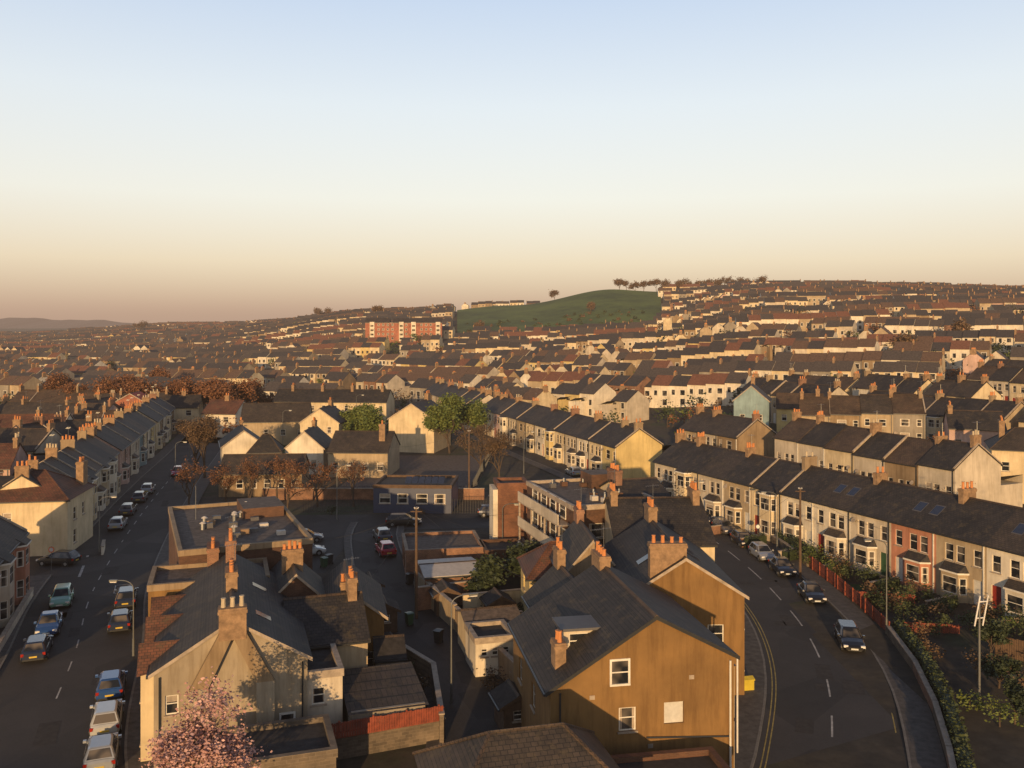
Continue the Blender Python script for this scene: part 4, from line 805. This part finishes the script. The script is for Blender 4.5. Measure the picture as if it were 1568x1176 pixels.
for (x,y,p,k,h) in ((-34.9,80.2,'c_navy','estate',hA),(-32.6,73.8,'c_navy','hatch',hA),(-27.4,60.6,'c_blue','hatch',hA),(-25.4,55.6,'c_white','estate',hA),(-23.6,51,'c_silver','hatch',hA),
  (-40.6,80,'c_mint','hatch',hA+pi),(-36.2,67.6,'c_navy','estate',hA),(-38.0,72.8,'c_blue','saloon',hA+pi),(-48.9,110,'c_silver','hatch',hA2),(-51.3,118.5,'c_grey','estate',hA2),(-53.3,127,'c_grey','hatch',hA2),(-54.8,133.5,'c_silver','hatch',hA2),(-56.2,149,'c_red','hatch',hA2+pi),
  (-71,205,'c_black','hatch',hA2),(-73,212,'c_silver','hatch',hA2),(-75,220,'c_blue','hatch',hA2)): car(x,y,h,p,k)
def hE(y):
    for i in range(len(RE)-1):
        if RE[i][1]<=y<=RE[i+1][1]:
            t=(y-RE[i][1])/(RE[i+1][1]-RE[i][1]); return RE[i][0]+(RE[i+1][0]-RE[i][0])*t, atan2(RE[i+1][1]-RE[i][1],RE[i+1][0]-RE[i][0])
for (y,o,p,k) in ((81.5,2.9,'c_black','saloon'),(70.2,2.9,'c_black','estate'),(90,2.9,'c_black','saloon'),(95.5,2.8,'c_silver','hatch'),(101.5,2.8,'c_black','hatch'),(107.3,2.8,'c_grey','hatch'),(112.8,2.8,'c_navy','estate'),(118.5,2.8,'c_red','hatch'),(163,2.6,'c_blue','hatch'),(171,2.6,'c_dred','hatch'),(178,2.6,'c_silver','hatch'),(190,2.6,'c_grey','hatch'),(150,-2.8,'c_silver','hatch')):
    x,h=hE(y); car(x+o*sin(h),y-o*cos(h)*1,h+(pi if o>0 else 0),p,k)
for (x,y,p,k,h) in ((-13.9,97.5,'c_red','hatch',radians(110)),(-15.2,104,'c_grey','hatch',radians(108)),(-13.6,111.5,'c_black','estate',radians(5)),(-22.5,97,'c_white','van',radians(20)),(-24,103,'c_grey','hatch',radians(15)),(-47.6,93.1,'c_black','hatch',radians(175)),(-2.5,117,'c_navy','hatch',radians(5))): car(x,y,h,p,k)
# ---------------------------------------------------------------- street furniture
def lamp(x,y,h,yaw,name='street_lamp',z=0.12):
    b=B(); b.tube((0,0,0),(0,0,1.3),.1,.09,8,'galv'); b.tube((0,0,1.3),(0,0,h-.5),.06,.04,8,'galv')
    prev=(0,0,h-.5)
    for i in range(1,6):
        a=i/5*pi/2; q=(.9*(1-cos(a)),0,h-.5+.6*sin(a)); b.tube(prev,q,.04,.035,6,'galv'); prev=q
    b.tube(prev,(1.3,0,h+.1),.035,.03,6,'galv'); b.box(1.2,1.8,-.11,.11,h+.02,h+.15,'galv'); b.box(1.27,1.75,-.08,.08,h-.05,h+.018,'lamp_w'); return b.done(name,(x,y,z),yaw)
for (x,y,h,yw) in ((-28.6,67,5.6,pi),(-4.0,58.5,7,.3),(30.2,71.5,7.6,pi),(-22.5,114,7,0),(-45.5,97.8,6,.2),(29.3,98,6.5,pi),(20.3,102,7,0),(-52,137,7,0),(-60,165,7,0),(2,150,7,0),(-46,178,8,0),(-36,205,9,0),(-1,94,6,0)): lamp(x,y,h,yw)
def pole(x,y,h,targets):
    b=B(); b.tube((0,0,0),(0,0,h),.14,.1,8,'wood'); b.box(-.5,.5,-.05,.05,h-.4,h-.3,'wood')
    for i in range(8): a=i*pi/4; b.tube((cos(a)*.14,sin(a)*.14,h-.1),(cos(a)*.2,sin(a)*.2,h),.03,.03,4,'lamp_w')
    for t in targets:
        prev=(0,0,h-.1)
        for i in range(1,9):
            s=i/8; q=((t[0]-x)*s,(t[1]-y)*s,h-.1+(t[2]-h+.1)*s-1.0*4*s*(1-s)*.6); b.tube(prev,q,.012,.012,3,'wire',cap=False); prev=q
    b.done('telegraph_pole',(x,y,0))
pole(-8.2,76,9.5,[(3,60,7),(5,72,7),(-12,62,5),(-17,72,7.5),(2,80,8.5)]); pole(28.6,88,9,[(36,84,5.6),(33,95,5.6),(30,103,5.6),(13,70,7)]); pole(-6.2,128,10,[(-20,147,5),(-12,120,4)])
b=B(); b.tube((0,0,0),(0,0,7.0),.09,.06,8,'galv')
b.tube((-.35,0,5.6),(-.1,-.2,7.6),.05,.05,6,'lamp_w'); b.tube((.25,0,5.6),(.5,-.2,7.6),.05,.05,6,'lamp_w')
b.tube((-.3,0,6.1),(.32,0,6.1),.04,.04,6,'lamp_w'); b.tube((-.12,-.15,7.2),(.46,-.15,7.2),.04,.04,6,'lamp_w'); b.done('sign_frame_pole',(30.3,57.5,0),.2)
def sign(x,y,h,mat,name='traffic_sign',yaw=0):
    b=B(); b.tube((0,0,0),(0,0,h),.03,.03,6,'galv'); b.tube((0,-.04,h-.3),(0,-.02,h-.3),.3,.3,14,mat); b.tube((0,-.05,h-.3),(0,-.041,h-.3),.21,.21,14,'lamp_w'); b.done(name,(x,y,.12),yaw)
sign(-45.8,88.2,3,'orange_sign'); sign(28,101,2.4,'blue_panel')
b=B(); b.box(0,1.0,0,.6,0,.65,'yellowp'); b.prism([(-.05,.66),(-.05,.74),(.3,.88),(.65,.74),(.65,.66)],-.05,1.05,'yellowp'); b.done('grit_bin',(15.6,60.5,.12),radians(12))
def wheelie(x,y,m,yaw=0):
    b=B(); k=len(b.v); b.v+=[(-.22,-.25,.08),(.22,-.25,.08),(.22,.25,.08),(-.22,.25,.08),(-.28,-.34,.98),(.28,-.34,.98),(.28,.32,.98),(-.28,.32,.98)]
    for f in((0,1,5,4),(1,2,6,5),(2,3,7,6),(3,0,4,7)): b.f.append(tuple(k+i for i in f)); b.m.append(b.mi(m))
    b.prism([(-.38,.98),(-.38,1.03),(.1,1.09),(.36,1.05),(.36,.98)],-.3,.3,m); b.tube((-.25,.26,.1),(-.2,.26,.1),.1,.1,8,'tyre'); b.tube((.2,.26,.1),(.25,.26,.1),.1,.1,8,'tyre'); b.tube((-.25,.4,1),(.25,.4,1),.02,.02,5,m); b.done('wheelie_bin',(x,y,0.01),yaw)
for (x,y,m) in ((.2,62,'door_g'),(.9,57,'gutter'),(-5.8,70,'gutter'),(-8.6,74.2,'door_g'),(-11.2,67,'gutter'),(-9.9,86,'gutter'),(-19.5,92,'door_g'),(-19.2,93.2,'gutter'),(33,90,'gutter'),(30.8,97,'door_g'),(35.5,85,'gutter')): wheelie(x,y,m,random.uniform(0,6))
# ---------------------------------------------------------------- distant hills
b=B(); n=120
def hz(t):
    px=-400+t*1600; return 8+ (40+10*sin(px*.012+1)+4*sin(px*.05)+2*sin(px*.13))*max(0,1-((px-40)/420)**2)
for i in range(n):
    t0,t1=i/n,(i+1)/n; y=3600; x0,x1=U(-400+t0*1600)*y,U(-400+t1*1600)*y
    b.poly([(x0,y-500,0),(x1,y-500,0),(x1,y,hz(t1)),(x0,y,hz(t0))],'hillfar'); b.poly([(x0,y,hz(t0)),(x1,y,hz(t1)),(x1,y+600,0),(x0,y+600,0)],'hillfar')
b.done('distant_hills')
# ---------------------------------------------------------------- haze (absorbing box, its warm emission stands in for scattered light)
m=bpy.data.materials.new('glowing_haze'); m.use_nodes=True; nt=m.node_tree; nt.nodes.remove(nt.nodes['Principled BSDF']); out=nt.nodes['Material Output']
ab=nt.nodes.new('ShaderNodeVolumeAbsorption'); ab.inputs['Color'].default_value=(0,0,0,1); SG=.00015; ab.inputs['Density'].default_value=SG
em=nt.nodes.new('ShaderNodeEmission'); em.inputs['Color'].default_value=(.60,.41,.29,1); em.inputs['Strength'].default_value=SG*.85
ad=nt.nodes.new('ShaderNodeAddShader'); nt.links.new(ab.outputs[0],ad.inputs[0]); nt.links.new(em.outputs[0],ad.inputs[1]); nt.links.new(ad.outputs[0],out.inputs['Volume'])
MAT['glowing_haze']=m; b=B(); b.box(-7000,7000,-400,7000,-30,110,'glowing_haze'); b.done('glowing_haze')
# ---------------------------------------------------------------- sky, sun, camera
EL=8.0; SX,SY=-.12,-.993
w=bpy.data.worlds.new('World'); scene.world=w; w.use_nodes=True; nt=w.node_tree; bg=nt.nodes['Background']
sky=nt.nodes.new('ShaderNodeTexSky'); sky.sky_type='NISHITA'; sky.sun_disc=False; sky.sun_elevation=radians(EL); sky.sun_rotation=atan2(SX,SY); sky.altitude=50; sky.air_density=1.0; sky.dust_density=1.5; sky.ozone_density=1.0
nt.links.new(sky.outputs[0],bg.inputs['Color']); bg.inputs['Strength'].default_value=.05
tc=nt.nodes.new('ShaderNodeTexCoord'); sp=nt.nodes.new('ShaderNodeSeparateXYZ'); nt.links.new(tc.outputs['Generated'],sp.inputs[0])
grad=ramp(nt,sp.outputs[2],[(0,(.42,.27,.23)),(.02,(.52,.35,.28)),(.07,(.77,.61,.45)),(.14,(.83,.78,.69)),(.24,(.74,.77,.79)),(.35,(.54,.63,.78)),(.5,(.13,.16,.26)),(1,(.045,.06,.11))])
bg2=nt.nodes.new('ShaderNodeBackground'); nt.links.new(grad,bg2.inputs['Color']); bg2.inputs['Strength'].default_value=.93
ads=nt.nodes.new('ShaderNodeAddShader'); nt.links.new(bg.outputs[0],ads.inputs[0]); nt.links.new(bg2.outputs[0],ads.inputs[1]); nt.links.new(ads.outputs[0],nt.nodes['World Output'].inputs['Surface'])
sl=bpy.data.lights.new('sun','SUN'); sl.energy=5.0; sl.angle=radians(.5); sl.color=(1,.65,.31); so=bpy.data.objects.new('sun',sl); scene.collection.objects.link(so)
from mathutils import Vector
dirv=Vector((-SX*cos(radians(EL)),-SY*cos(radians(EL)),-sin(radians(EL)))); so.rotation_euler=dirv.to_track_quat('-Z','Y').to_euler()
cd=bpy.data.cameras.new('camera'); cd.sensor_width=36; cd.lens=F/1568*36; cd.shift_y=-88/1568; cd.clip_end=30000; cd.clip_start=.5
co=bpy.data.objects.new('camera',cd); co.location=(0,0,H); co.rotation_euler=(radians(90),0,0); scene.collection.objects.link(co); scene.camera=co
scene.view_settings.view_transform='Standard'; scene.view_settings.look='None'; scene.view_settings.exposure=0
print('ROWS',nrows,'FACES',sum(len(o.data.polygons) for o in scene.objects if o.type=='MESH'))
